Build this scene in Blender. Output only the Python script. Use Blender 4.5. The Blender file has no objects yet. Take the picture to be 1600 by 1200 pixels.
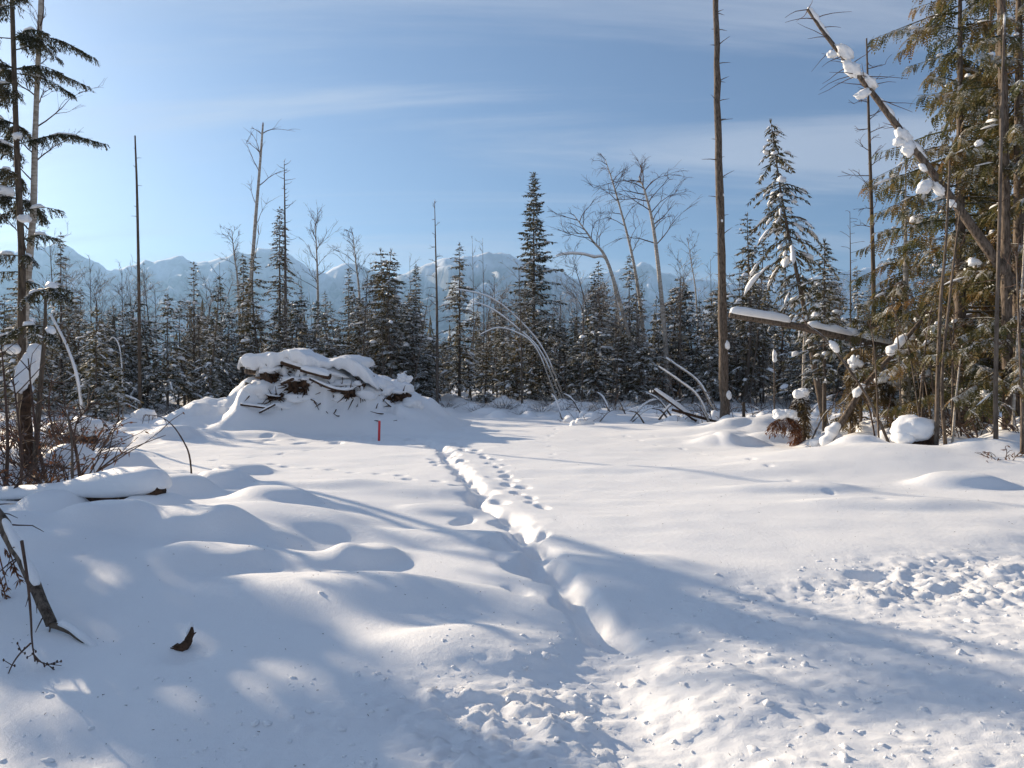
import bpy, math, random
import numpy as np
from mathutils import Vector, noise as mnoise

R = math.radians
scene = bpy.context.scene
col = scene.collection

# ------------------------------------------------------------------ camera
CAM_H, FPX, HOR = 1.7, 1142.0, 590.0
cam_d = bpy.data.cameras.new('camera')
cam_d.sensor_width = 36.0
cam_d.lens = 36.0 * FPX / 1600.0
cam_d.shift_y = -(600.0 - HOR) / 1600.0
cam_d.clip_end = 40000.0
cam = bpy.data.objects.new('camera', cam_d)
cam.location = (0, 0, CAM_H)
cam.rotation_euler = (R(90), 0, 0)
col.objects.link(cam)
scene.camera = cam

# ------------------------------------------------------------------ light
SUN_AZ, SUN_EL = 48.0, 18.5            # degrees left of the view direction, above the horizon
world = bpy.data.worlds.new('World')
scene.world = world
world.use_nodes = True
wn = world.node_tree
bg = wn.nodes['Background']
sky = wn.nodes.new('ShaderNodeTexSky')
sky.sky_type = 'NISHITA'
sky.sun_disc = False
sky.sun_elevation = R(SUN_EL)
sky.sun_rotation = R(-SUN_AZ)
sky.altitude = 500
sky.air_density = 1.0
sky.dust_density = 1.3
sky.ozone_density = 6.0
# thin cirrus, a property of the sky all the way round
tc = wn.nodes.new('ShaderNodeTexCoord')
sep = wn.nodes.new('ShaderNodeSeparateXYZ')
wn.links.new(tc.outputs['Generated'], sep.inputs[0])
zc = wn.nodes.new('ShaderNodeMath'); zc.operation = 'MAXIMUM'; zc.inputs[1].default_value = 0.0
wn.links.new(sep.outputs['Z'], zc.inputs[0])
za = wn.nodes.new('ShaderNodeMath'); za.operation = 'ADD'; za.inputs[1].default_value = 0.12
wn.links.new(zc.outputs[0], za.inputs[0])
dx_ = wn.nodes.new('ShaderNodeMath'); dx_.operation = 'DIVIDE'
dy_ = wn.nodes.new('ShaderNodeMath'); dy_.operation = 'DIVIDE'
wn.links.new(sep.outputs['X'], dx_.inputs[0]); wn.links.new(za.outputs[0], dx_.inputs[1])
wn.links.new(sep.outputs['Y'], dy_.inputs[0]); wn.links.new(za.outputs[0], dy_.inputs[1])
comb = wn.nodes.new('ShaderNodeCombineXYZ')
wn.links.new(dx_.outputs[0], comb.inputs[0]); wn.links.new(dy_.outputs[0], comb.inputs[1])
mp = wn.nodes.new('ShaderNodeMapping')
mp.inputs['Rotation'].default_value = (0, 0, R(18))
mp.inputs['Scale'].default_value = (0.30, 1.25, 1.0)
mp.inputs['Location'].default_value = (1.7, 0.4, 0)
wn.links.new(comb.outputs[0], mp.inputs['Vector'])
cn = wn.nodes.new('ShaderNodeTexNoise')
cn.inputs['Scale'].default_value = 1.0; cn.inputs['Detail'].default_value = 9
cn.inputs['Roughness'].default_value = 0.6; cn.inputs['Distortion'].default_value = 0.9
wn.links.new(mp.outputs[0], cn.inputs['Vector'])
cr = wn.nodes.new('ShaderNodeMapRange'); cr.interpolation_type = 'SMOOTHSTEP'
cr.inputs['From Min'].default_value = 0.44; cr.inputs['From Max'].default_value = 0.66
cr.inputs['To Min'].default_value = 0.10; cr.inputs['To Max'].default_value = 0.72
wn.links.new(cn.outputs['Fac'], cr.inputs['Value'])
mixc = wn.nodes.new('ShaderNodeMixRGB')
mixc.inputs['Color2'].default_value = (5.4, 5.8, 6.8, 1)
wn.links.new(cr.outputs[0], mixc.inputs['Fac'])
wn.links.new(sky.outputs[0], mixc.inputs['Color1'])
wn.links.new(mixc.outputs[0], bg.inputs['Color'])
bg.inputs['Strength'].default_value = 0.05

sun_d = bpy.data.lights.new('sun', 'SUN')
sun_d.energy = 5.0
sun_d.angle = R(0.55)
sun_d.color = (1.0, 0.82, 0.60)
sun = bpy.data.objects.new('sun', sun_d)
az, el = R(SUN_AZ), R(SUN_EL)
SUN_DIR = Vector((-math.sin(az) * math.cos(el), math.cos(az) * math.cos(el), math.sin(el)))
sun.rotation_euler = SUN_DIR.to_track_quat('Z', 'Y').to_euler()
sun.location = (-20, 20, 30)
col.objects.link(sun)

scene.render.engine = 'CYCLES'
scene.view_settings.view_transform = 'Standard'
scene.view_settings.look = 'None'
scene.view_settings.gamma = 1.0
scene.view_settings.use_curve_mapping = False
scene.view_settings.exposure = 1.05
scene.cycles.use_denoising = True
scene.cycles.max_bounces = 6
scene.cycles.diffuse_bounces = 3
scene.cycles.transmission_bounces = 3
scene.cycles.volume_bounces = 0
scene.cycles.sample_clamp_indirect = 8.0

# ------------------------------------------------------------------ noise
def _hash(ix, iy, seed):
    n = (ix.astype(np.int64) * 374761393 + iy.astype(np.int64) * 668265263 + seed * 974126177) & 0xffffffff
    n = ((n ^ (n >> 13)) * 1274126177) & 0xffffffff
    n = ((n ^ (n >> 15)) * 2246822519) & 0xffffffff
    return ((n ^ (n >> 16)) & 0xffffff) / float(0xffffff)

def vnoise(x, y, seed=0):
    x = np.asarray(x, float); y = np.asarray(y, float)
    ix = np.floor(x); iy = np.floor(y)
    fx = x - ix; fy = y - iy
    u = fx * fx * fx * (fx * (fx * 6 - 15) + 10); v = fy * fy * fy * (fy * (fy * 6 - 15) + 10)
    a = _hash(ix, iy, seed); b = _hash(ix + 1, iy, seed); c = _hash(ix, iy + 1, seed); d = _hash(ix + 1, iy + 1, seed)
    return (a + (b - a) * u + (c - a) * v + (a - b - c + d) * u * v) * 2 - 1

def fbm(x, y, o=4, seed=0, gain=0.5):
    s = 0.0; a = 1.0; t = 0.0
    for k in range(o):
        c, sn = math.cos(0.6 * k), math.sin(0.6 * k)
        s = s + a * vnoise((x * c - y * sn) * 2.03 ** k + 17.3 * k, (x * sn + y * c) * 2.03 ** k - 9.1 * k, seed + k)
        t += a; a *= gain
    return s / t

def sst(a, b, x):
    t = np.clip((x - a) / (b - a), 0, 1)
    return t * t * (3 - 2 * t)

# ------------------------------------------------------------------ ground height
def px(x, D):
    return (x - 800.0) / FPX * D

def bump(x, y, cx, cy, rx, ry, h, rot=0.0, p=1.5):
    c, s = math.cos(rot), math.sin(rot)
    ux = ((x - cx) * c + (y - cy) * s) / rx; uy = (-(x - cx) * s + (y - cy) * c) / ry
    return h * np.exp(-np.power(ux * ux + uy * uy, p))

def gp(x, y, z=0.0):                      # picture point on ground of height z -> plan position
    D = (CAM_H - z) * FPX / (y - HOR)
    return px(x, D), D

TRENCH = [gp(592, 686), gp(640, 687), gp(690, 699), gp(722, 735), gp(760, 782), gp(800, 828), gp(862, 886), gp(905, 935), gp(938, 968)]
TRACK2 = [gp(700, 692), gp(772, 718), gp(792, 744), gp(822, 770), gp(853, 800)]

def resample(pts, step):
    out = []; carry = 0.0
    for a, b in zip(pts[:-1], pts[1:]):
        L = math.hypot(b[0] - a[0], b[1] - a[1]); t = carry
        while t < L:
            out.append((a[0] + (b[0] - a[0]) * t / L, a[1] + (b[1] - a[1]) * t / L, (b[0] - a[0]) / L, (b[1] - a[1]) / L)); t += step
        carry = t - L
    return out

rg = random.Random(5)
PRINTS = []                               # x, y, rx, ry, depth, rot
for k, (x, y, tx, ty) in enumerate(resample(TRENCH, 0.42)):
    if y < 5.7: continue
    s = 1 if k % 2 else -1
    o_ = 0.09 * s + rg.uniform(-.05, .08); PRINTS.append((x - ty * o_, y + tx * o_ + rg.uniform(-.1, .1), rg.uniform(.08, .12), rg.uniform(.15, .24), rg.uniform(0.04, 0.13), math.atan2(-tx, ty) + rg.uniform(-.3, .3)))
    if rg.random() < 0.5:       # scuffed steps beside the trench
        o_ = rg.choice((-1, -1, -1, 1)) * rg.uniform(.2, .5); PRINTS.append((x - ty * o_ + rg.uniform(-.1, .1), y + tx * o_ + rg.uniform(-.2, .2), rg.uniform(.06, .11), rg.uniform(.12, .24), rg.uniform(0.03, 0.09), math.atan2(-tx, ty) + rg.uniform(-.6, .6)))
for k, (x, y, tx, ty) in enumerate(resample(TRACK2, 0.46)):
    s = 1 if k % 2 else -1
    PRINTS.append((x - ty * 0.06 * s + rg.uniform(-.07, .07), y + tx * 0.12 * s + rg.uniform(-.12, .12), rg.uniform(.07, .11), rg.uniform(.13, .2), rg.uniform(0.05, 0.13), math.atan2(-tx, ty) + rg.uniform(-.4, .4)))
for k in range(46):                       # trampled snow round the stake
    PRINTS.append((rg.gauss(-3.9, 1.35), rg.gauss(20.3, 0.5), rg.uniform(0.1, 0.16), rg.uniform(0.16, 0.28), rg.uniform(0.07, 0.15), rg.uniform(0, 3)))
def animal(line, step, d=0.035, r=0.075):
    for k, (x, y, tx, ty) in enumerate(resample(line, step)):
        PRINTS.append((x + rg.uniform(-.12, .12), y + rg.uniform(-.1, .1), r, r * 1.5, d * rg.uniform(.6, 1.3), math.atan2(-tx, ty)))
animal([gp(400, 722), gp(500, 732), gp(580, 740), gp(700, 757), gp(790, 762)], 0.55, 0.05, 0.09)
animal([gp(700, 694), gp(880, 690), gp(1010, 683), gp(1060, 690)], 0.9)
animal([gp(880, 668), gp(850, 690), gp(870, 720)], 0.8)
animal([gp(1000, 690), gp(1150, 720), gp(1320, 780), gp(1500, 800)], 1.1)
animal([gp(520, 700), gp(420, 712), gp(330, 720)], 0.8, 0.05)
PRINTS += [(*gp(790, 850), .16, .22, .13, .2), (*gp(1360, 892), .2, .13, .09, 0), (*gp(820, 882), .2, .3, .08, .4)]

DOMES = [  # picture x, picture y of centre, ground z there, rx, ry, height
    (165, 838, .15, .40, .36, .20), (305, 842, .1, .55, .40, .16), (395, 850, .08, .45, .4, .10), (575, 872, 0, .33, .36, .12),
    (345, 765, .05, .42, .42, .18), (275, 782, .1, .50, .45, .20), (60, 850, .2, .6, .4, .10), (0, 840, .2, .5, .5, .12),
    (190, 730, .1, .55, .5, .30), (110, 735, .15, .6, .5, .28), (275, 690, 0, .55, .5, .22), (440, 700, 0, .9, .4, .05),
    (500, 672, 0, 1.0, .5, .26), (400, 682, 0, 1.2, .5, .10), (640, 770, 0, 1.2, .6, .06), (1080, 690, 0, 1.5, .6, .05),
    (1170, 740, 0, 1.5, .6, .05), (980, 735, 0, 1.2, .4, .04), (450, 830, 0, 1.0, .5, .07), (520, 930, 0, .9, .5, .08),
    (640, 930, 0, .8, .35, .05), (240, 812, .12, .4, .35, .14), (90, 800, .15, .4, .35, .14), (430, 800, .03, .5, .4, .12), (380, 735, .03, .5, .4, .12), (220, 750, .1, .4, .4, .18), (470, 880, .02, .5, .35, .10), (330, 880, .08, .45, .35, .10), (690, 800, 0, .5, .3, .06), (1200, 676, .1, .8, .5, .16), (1290, 690, .15, .6, .5, .18), (1130, 668, .1, .9, .5, .14), (1340, 705, .2, .5, .4, .14), (1240, 760, .05, 1.0, .35, .07), (1500, 740, .2, .7, .4, .14), (1060, 665, .05, .8, .4, .12),
    (960, 652, .1, 1.0, .5, .14), (1400, 790, 0, 1.2, .4, .06), (700, 840, 0, .9, .3, .05), (480, 770, 0, 1.2, .4, .06), (1120, 1085, -.1, .40, .45, .045), (1010, 880, 0, .7, .5, .03), (760, 1000, 0, .6, .3, .05),
]
DOMEW = [(*gp(a, b, z), rx, ry, h) for a, b, z, rx, ry, h in DOMES]
SMALL_DOMES = []
rs = random.Random(11)
for k in range(260):                      # snow-covered hummocks at the wood's edge
    t = rs.random()
    if t < 0.40:
        D = rs.uniform(31, 44); X = px(rs.uniform(640, 1400), D)
    elif t < 0.55:
        D = rs.uniform(18, 26); X = px(rs.uniform(1120, 1500), D)
    elif t < 0.75:
        D = rs.uniform(11, 26); X = px(rs.uniform(-200, 210 if D > 14 else 130), D)
    else:
        D = rs.uniform(13.5, 20); X = px(rs.uniform(1480, 1900), D)
    SMALL_DOMES.append((X, D, rs.uniform(.3, .8), rs.uniform(.25, .6), rs.uniform(.08, .32)))

PILE_PROF_X = [-12.6, -11.2, -10.0, -9.3, -8.8, -8.0, -7.0, -6.4, -5.3, -4.7, -4.0, -3.2, -2.4, -1.6]
PILE_PROF_Z = [0.0, 0.35, 0.85, 0.90, 1.55, 2.10, 2.35, 2.28, 2.05, 1.75, 1.35, 0.95, 0.35, 0.0]

def ground(x, y):
    x = np.asarray(x, float); y = np.asarray(y, float)
    z = 0.05 * fbm(x / 5.0, y / 5.0, 3, 3) + 0.022 * fbm(x / 1.3 + 5, y / 0.8, 3, 8)
    z = z + 0.010 * fbm(x / 0.9 + y / 2.5, y / 0.5, 2, 12) * sst(4, 7, y)
    # forest floor behind
    mf = sst(32, 40, y + 2.5 * vnoise(x / 6, y * 0 + 3, 4))
    hum = np.power(np.clip(fbm(x / 1.5, y / 1.5, 3, 21) * .5 + .5, 0, 1), 2)
    z = z + mf * (0.15 + 0.7 * hum * np.clip(1.4 - y / 150, 0, 1))
    # right-hand wood
    mr = sst(0, 2.4, x - (7.9 + 0.09 * (y - 14)) - np.clip(12.5 - y, 0, 9) * 0.8) * sst(9.5, 13.5, y) * (1 - sst(26, 36, y))
    z = z + mr * (0.12 + 0.5 * hum)
    z = z + bump(x, y, 6.9, 14.3, 2.3, 1.5, 0.36, 0.15, 1.0) + bump(x, y, 8.8, 13.4, 1.8, 1.3, 0.20, 0, 1.0)
    z = z + bump(x, y, 6.6, 21.3, 2.6, 1.4, 0.32, 0, 1.0) + bump(x, y, 3.6, 24.0, 3.0, 1.5, 0.16, 0, 1.0)
    # left-hand rough ground and the bank beside the road
    ml = sst(0, 2.5, -x - 6.4 - 0.12 * np.clip(y - 14, 0, 30)) * sst(8.5, 11, y) * (1 - sst(28, 36, y))
    z = z + ml * (0.03 + 0.34 * hum)
    bank = sst(1.15, 4.2, -x + 0.22 * (y - 5.2)) * sst(3.9, 6.7, y + 0.12 * (x + 3)) * (1 - sst(8.0, 13.5, y))
    z = z + 0.24 * bank
    z = z - 0.10 * bump(x, y, *gp(470, 870), .9, .6, 1.0, .4, 1.0)
    for a, b, rx, ry, h in DOMEW:
        z = z + bump(x, y, a, b, rx, ry, h * 1.3, 0, 2.0)
    near = np.zeros_like(z)
    for a, b, rx, ry, h in SMALL_DOMES:
        near = np.maximum(near, bump(x, y, a, b, rx, ry, h))
    z = z + near
    # mound of snow under and round the slash pile
    prof = np.interp(x + 0.25 * vnoise(x * 1.1, y * 1.1, 31), PILE_PROF_X, PILE_PROF_Z)
    front = sst(21.2, 23.4, y + 0.35 * vnoise(x * 0.8, y * 0.3, 33))
    jag = 0.55 * vnoise(x * 1.3, y * .7, 35) + 0.30 * vnoise(x * 3.1, y * .9, 36)
    body = 0.46 * front + 0.30 * sst(22.9, 23.35, y + jag * .6) + 0.24 * sst(23.5, 24.6, y + jag)
    back = 1 - sst(26.4, 29.5, y)
    rough = sst(22.7, 23.2, y) * sst(.3, 1.2, prof)
    z = z + prof * body * back * (1 + 0.07 * fbm(x * 1.2, y * 1.2, 3, 37)) + rough * back * (0.16 * fbm(x * 2.1, y * 2.1, 3, 38))
    # road: ploughed and driven snow, lower and lumpy
    line = np.where(x > 0.5, 4.95 + 0.55 * (x - 0.5), 4.95 + 0.75 * (x - 0.5))
    rd = sst(0.9, -0.5, (y - line) + 0.35 * fbm(x * 1.4, y * 1.4, 2, 41))
    lump = fbm(x * 3.2, y * 3.2, 4, 43, 0.6)
    fine = np.power(np.abs(fbm(x * 9, y * 9, 3, 47)), 1.3)
    patch = 0.4 + 0.8 * sst(-0.15, 0.45, fbm(x * 0.9, y * 1.3, 2, 49))
    z = z - 0.10 * rd + rd * patch * (0.042 * lump + 0.060 * fine + 0.035 * np.power(np.abs(fbm(x * 19, y * 19, 2, 48)), 1.2)) 
    z = z - 0.07 * np.exp(-np.power((x - 0.62 - 0.04 * (5 - y)) / 0.36, 2)) * sst(5.6, 4.2, y)
    # footprints
    d = np.full(z.shape, 1e9)
    xw = x + (0.10 * vnoise(y * 0.9, y * 0 + 2, 71) + 0.05 * vnoise(y * 2.6, y * 0 + 5, 72)) * sst(5.5, 7, y)
    for a, b in zip(TRENCH[1:-1], TRENCH[2:]):
        ax, ay = a; bx, by = b
        L2 = (bx - ax) ** 2 + (by - ay) ** 2
        t = np.clip(((xw - ax) * (bx - ax) + (y - ay) * (by - ay)) / L2, 0, 1)
        d = np.minimum(d, np.hypot(xw - ax - t * (bx - ax), y - ay - t * (by - ay)))
    dw = d * (1 + 0.35 * vnoise(x * 2.3, y * 2.3, 51)) + 0.05 * vnoise(x * 5, y * 5, 53)
    dw = np.maximum(dw, 0.0)
    depth = (0.10 + 0.04 * sst(9, 6, y)) * (1 + 0.25 * vnoise(x * 1.1, y * 1.1, 57))
    z = z - depth * np.exp(-np.power(dw / 0.14, 3.2)) + 0.006 * np.exp(-np.power((dw - 0.36) / 0.12, 2))
    z = z - bump(x, y, *gp(290, 992, .1), .15, .13, .045, 0, 1.2)
    pz = np.zeros_like(z)
    for a, b, rx, ry, h, rot in PRINTS:
        m = (np.abs(x - a) < 0.7) & (np.abs(y - b) < 0.7)
        if not m.any():
            continue
        xm, ym = x[m], y[m]
        pz[m] = np.minimum(pz[m], -bump(xm, ym, a, b, rx, ry, h, rot, 2.0) + bump(xm, ym, a, b, rx * 1.7, ry * 1.5, 0.012, rot, 2.0))
    return z + pz

def gz(x, y):
    return float(ground(np.array([x]), np.array([y]))[0])

# ------------------------------------------------------------------ materials
def new_mat(name):
    m = bpy.data.materials.new(name); m.use_nodes = True
    nt = m.node_tree
    return m, nt, nt.nodes['Principled BSDF']

def add(nt, typ, **kw):
    n = nt.nodes.new(typ)
    for k, v in kw.items():
        if k in n.inputs: n.inputs[k].default_value = v
        else: setattr(n, k, v)
    return n

def ramp(nt, src, stops):
    r = nt.nodes.new('ShaderNodeValToRGB')
    el = r.color_ramp.elements
    while len(el) < len(stops): el.new(0.5)
    for e, (p, c) in zip(el, stops):
        e.position = p; e.color = (*c, 1)
    nt.links.new(src, r.inputs[0])
    return r

def mat_snow(name, grain=1.0):
    m, nt, b = new_mat(name)
    geo = add(nt, 'ShaderNodeNewGeometry')
    n = add(nt, 'ShaderNodeTexNoise', Scale=0.8, Detail=4)
    nt.links.new(geo.outputs['Position'], n.inputs['Vector'])
    r = ramp(nt, n.outputs['Fac'], [(0.3, (.86, .87, .885)), (0.7, (.90, .905, .91))])
    nt.links.new(r.outputs[0], b.inputs['Base Color'])
    b.inputs['Roughness'].default_value = 0.55
    b.inputs['Specular IOR Level'].default_value = 0.25
    n1 = add(nt, 'ShaderNodeTexNoise', Scale=17.0, Detail=8, Roughness=0.72)
    n2 = add(nt, 'ShaderNodeTexNoise', Scale=240.0, Detail=2)
    nt.links.new(geo.outputs['Position'], n1.inputs['Vector']); nt.links.new(geo.outputs['Position'], n2.inputs['Vector'])
    ma = add(nt, 'ShaderNodeMath', operation='MULTIPLY_ADD'); ma.inputs[1].default_value = 0.35
    nt.links.new(n2.outputs['Fac'], ma.inputs[0]); nt.links.new(n1.outputs['Fac'], ma.inputs[2])
    bp = add(nt, 'ShaderNodeBump', Strength=0.55 * grain, Distance=0.016)
    nt.links.new(ma.outputs[0], bp.inputs['Height']); nt.links.new(bp.outputs[0], b.inputs['Normal'])
    return m

def frost(nt, base_sock, b, lo, hi, amount, scale):
    """rime and snow that settled on faces turned to the sky"""
    geo = add(nt, 'ShaderNodeNewGeometry')
    sx = add(nt, 'ShaderNodeSeparateXYZ'); nt.links.new(geo.outputs['Normal'], sx.inputs[0])
    n = add(nt, 'ShaderNodeTexNoise', Scale=scale, Detail=3)
    nt.links.new(geo.outputs['Position'], n.inputs['Vector'])
    a = add(nt, 'ShaderNodeMath', operation='MULTIPLY_ADD'); a.inputs[1].default_value = 1.6; 
    s = add(nt, 'ShaderNodeMath', operation='SUBTRACT'); s.inputs[1].default_value = 0.5
    nt.links.new(n.outputs['Fac'], s.inputs[0])
    nt.links.new(s.outputs[0], a.inputs[0]); nt.links.new(sx.outputs['Z'], a.inputs[2])
    mr = add(nt, 'ShaderNodeMapRange'); mr.inputs['From Min'].default_value = lo; mr.inputs['From Max'].default_value = hi
    mr.inputs['To Max'].default_value = amount
    nt.links.new(a.outputs[0], mr.inputs['Value'])
    mx = add(nt, 'ShaderNodeMixRGB'); mx.inputs['Color2'].default_value = (.86, .88, .9, 1)
    nt.links.new(mr.outputs[0], mx.inputs['Fac']); nt.links.new(base_sock, mx.inputs['Color1'])
    nt.links.new(mx.outputs[0], b.inputs['Base Color'])
    return mx

def mat_foliage(name, c1, c2, c3, lo=0.55, hi=0.9, amount=0.9, scale=3.0, trans=0.25):
    m, nt, b = new_mat(name)
    geo = add(nt, 'ShaderNodeNewGeometry')
    n = add(nt, 'ShaderNodeTexNoise', Scale=1.3, Detail=5, Roughness=0.7)
    nt.links.new(geo.outputs['Position'], n.inputs['Vector'])
    r = ramp(nt, n.outputs['Fac'], [(0.33, c1), (0.5, c2), (0.68, c3)])
    mx = frost(nt, r.outputs[0], b, lo, hi, amount, scale)
    b.inputs['Roughness'].default_value = 0.65
    b.inputs['Specular IOR Level'].default_value = 0.2
    if trans > 0:
        t = add(nt, 'ShaderNodeBsdfTranslucent'); nt.links.new(mx.outputs[0], t.inputs['Color'])
        ms = add(nt, 'ShaderNodeMixShader'); ms.inputs[0].default_value = trans
        out = nt.nodes['Material Output']
        nt.links.new(b.outputs[0], ms.inputs[1]); nt.links.new(t.outputs[0], ms.inputs[2]); nt.links.new(ms.outputs[0], out.inputs[0])
    return m

def mat_bark(name, c1, c2, scale=(14, 14, 3), bump_d=0.01, frosty=0.0, obj_coords=False):
    m, nt, b = new_mat(name)
    tc_ = add(nt, 'ShaderNodeTexCoord')
    mp_ = add(nt, 'ShaderNodeMapping'); mp_.inputs['Scale'].default_value = scale
    nt.links.new(tc_.outputs['Object'], mp_.inputs['Vector'])
    n = add(nt, 'ShaderNodeTexNoise', Scale=1.0, Detail=6, Roughness=0.7)
    nt.links.new(mp_.outputs[0], n.inputs['Vector'])
    r = ramp(nt, n.outputs['Fac'], [(0.38, c1), (0.62, c2)])
    nt.links.new(r.outputs[0], b.inputs['Base Color'])
    b.inputs['Roughness'].default_value = 0.85
    b.inputs['Specular IOR Level'].default_value = 0.2
    bp = add(nt, 'ShaderNodeBump', Strength=0.8, Distance=bump_d)
    nt.links.new(n.outputs['Fac'], bp.inputs['Height']); nt.links.new(bp.outputs[0], b.inputs['Normal'])
    if frosty > 0:
        frost(nt, r.outputs[0], b, 0.35, 0.75, frosty, 9.0)
    return m

M = {}
M['snow'] = mat_snow('snow')
M['snow_soft'] = mat_snow('snow_soft', 0.8)
M['spruce'] = mat_foliage('spruce_needles', (.046, .046, .022), (.10, .086, .040), (.150, .108, .054), 0.50, 0.9, 0.72, 4.0)
M['cedar'] = mat_foliage('cedar_fronds', (.046, .064, .027), (.118, .104, .040), (.24, .135, .050), 0.44, 0.9, 0.82, 7.0, 0.45)
M['dark_fir'] = mat_foliage('fir_needles', (.030, .034, .017), (.062, .060, .029), (.105, .082, .042), 0.50, 0.9, 0.75, 7.0)
M['dead_needles'] = mat_foliage('dead_needles', (.14, .055, .028), (.20, .085, .04), (.12, .075, .04), 0.75, 1.0, 0.6, 6.0)
M['straw'] = mat_foliage('withered_fronds', (.10, .075, .035), (.17, .125, .06), (.075, .05, .028), 0.75, 1.0, 0.6, 6.0)
M['bark'] = mat_bark('spruce_bark', (.055, .042, .032), (.15, .115, .085))
M['bark_pole'] = mat_bark('weathered_bark', (.045, .034, .026), (.19, .15, .118), (26, 26, 6))
M['bark_frost'] = mat_bark('frosted_bark', (.07, .055, .045), (.17, .14, .115), frosty=0.9)
M['birch'] = mat_bark('birch_bark', (.26, .225, .185), (.55, .50, .44), (5, 5, 16), 0.004, 0.5)
M['twig'] = mat_bark('twig_bark', (.055, .036, .03), (.13, .085, .065))
M['wood_dark'] = mat_bark('rotten_wood', (.028, .018, .012), (.11, .06, .035), (10, 10, 10))

def mat_stake():
    m, nt, b = new_mat('red_paint')
    n = add(nt, 'ShaderNodeTexNoise', Scale=18.0, Detail=4)
    r = ramp(nt, n.outputs['Fac'], [(0.36, (.42, .16, .11)), (0.42, (.55, .02, .03)), (0.7, (.75, .05, .06))])
    nt.links.new(r.outputs[0], b.inputs['Base Color']); b.inputs['Roughness'].default_value = 0.6
    return m
M['red'] = mat_stake()

# ------------------------------------------------------------------ mesh building
class MB:
    def __init__(self): self.v = []; self.f = []
    def add(self, vs, fs):
        o = len(self.v); self.v.extend([tuple(p) for p in vs]); self.f.extend([tuple(i + o for i in q) for q in fs])
    def mesh(self, name, mat, smooth=True):
        me = bpy.data.meshes.new(name)
        me.from_pydata(self.v, [], self.f)
        if smooth: me.polygons.foreach_set('use_smooth', [True] * len(me.polygons))
        me.materials.append(mat); me.update()
        return me
    def build(self, name, mat, parent=None, smooth=True, loc=None):
        o = bpy.data.objects.new(name, self.mesh(name, mat, smooth))
        col.objects.link(o)
        if parent is not None: o.parent = parent
        if loc is not None: o.location = loc
        if name in ('snow_load', 'twigs', 'buds', 'branches', 'leaves', 'stems'): o['kind'] = 'stuff'
        return o

def tag(o, label=None, cat=None, group=None, kind=None):
    if label: o['label'] = label
    if cat: o['category'] = cat
    if group: o['group'] = group
    if kind: o['kind'] = kind
    return o

def empty(name, loc, rz=0.0):
    o = bpy.data.objects.new(name, None); o.location = loc; o.rotation_euler = (0, 0, rz); o.empty_display_size = 0.2
    col.objects.link(o)
    return o

def copy_tree(o, parent=None):
    c = o.copy(); col.objects.link(c)
    if parent is not None: c.parent = parent
    for ch in [q for q in bpy.data.objects if q.parent == o] if False else KIDS.get(o.name, []):
        copy_tree(ch, c)
    return c
KIDS = {}

def frame(t):
    a = Vector((0, 0, 1)) if abs(t.z) < 0.9 else Vector((1, 0, 0))
    u = t.cross(a).normalized()
    return u, u.cross(t).normalized()

def tube(mb, pts, rad, n=6, cap=True, rough=0.0, rnd=random):
    pts = [Vector(p) for p in pts]; vs = []; fs = []
    m = len(pts); u = None
    for i, p in enumerate(pts):
        t = (pts[min(i + 1, m - 1)] - pts[max(i - 1, 0)]).normalized()
        if u is None: u, w = frame(t)
        else:
            u = (u - t * u.dot(t)).normalized(); w = u.cross(t).normalized()
        r = rad[i] if hasattr(rad, '__len__') else rad
        for k in range(n):
            a = 2 * math.pi * k / n
            rr = r * (1 + (rnd.uniform(-rough, rough) if rough else 0))
            vs.append(p + (u * math.cos(a) + w * math.sin(a)) * rr)
    for i in range(m - 1):
        for k in range(n):
            a = i * n + k; b = i * n + (k + 1) % n
            fs.append((a, b, b + n, a + n))
    if cap:
        fs.append(tuple(range(n - 1, -1, -1))); fs.append(tuple((m - 1) * n + k for k in range(n)))
    mb.add(vs, fs)

def curve(pts, n):
    """Catmull-Rom through pts, n samples"""
    P = [Vector(p) for p in pts]; P = [P[0] * 2 - P[1]] + P + [P[-1] * 2 - P[-2]]
    out = []; segs = len(P) - 3
    for i in range(n):
        s = i / (n - 1) * segs; k = min(int(s), segs - 1); t = s - k
        a, b, c, d = P[k:k + 4]
        out.append(0.5 * ((2 * b) + (c - a) * t + (2 * a - 5 * b + 4 * c - d) * t * t + (3 * b - a - 3 * c + d) * t * t * t))
    return out

def kite(mb, p, d, side, w, l):
    a = p + d * l * 0.45
    mb.v.extend((tuple(p), tuple(a + side * w * .5), tuple(p + d * l), tuple(a - side * w * .5)))
    o = len(mb.v) - 4
    mb.f.append((o, o + 1, o + 2, o + 3))

_ICO = {}
def ico(level):
    if level not in _ICO:
        import bmesh
        bm = bmesh.new(); bmesh.ops.create_icosphere(bm, subdivisions=level, radius=1.0)
        bm.verts.ensure_lookup_table()
        _ICO[level] = ([v.co.copy() for v in bm.verts], [tuple(v.index for v in f.verts) for f in bm.faces]); bm.free()
    return _ICO[level]

def blob(mb, c, sx, sy, sz, rot=0.0, tilt=0.0, level=2, amp=0.22, freq=1.6, seed=0, flat=0.5):
    vs, fs = ico(level); out = []
    ca, sa = math.cos(rot), math.sin(rot); ct, st = math.cos(tilt), math.sin(tilt)
    off = Vector((seed * 3.7, seed * 1.9, -seed * 2.3))
    for v in vs:
        k = 1 + amp * mnoise.noise(v * freq + off) + amp * .4 * mnoise.noise(v * freq * 2.7 + off)
        x, y, z = v.x * sx * k, v.y * sy * k, v.z * sz * k
        if z < 0: z *= flat
        x, z = x * ct - z * st, x * st + z * ct
        out.append((c[0] + x * ca - y * sa, c[1] + x * sa + y * ca, c[2] + z))
    mb.add(out, fs)

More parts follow.
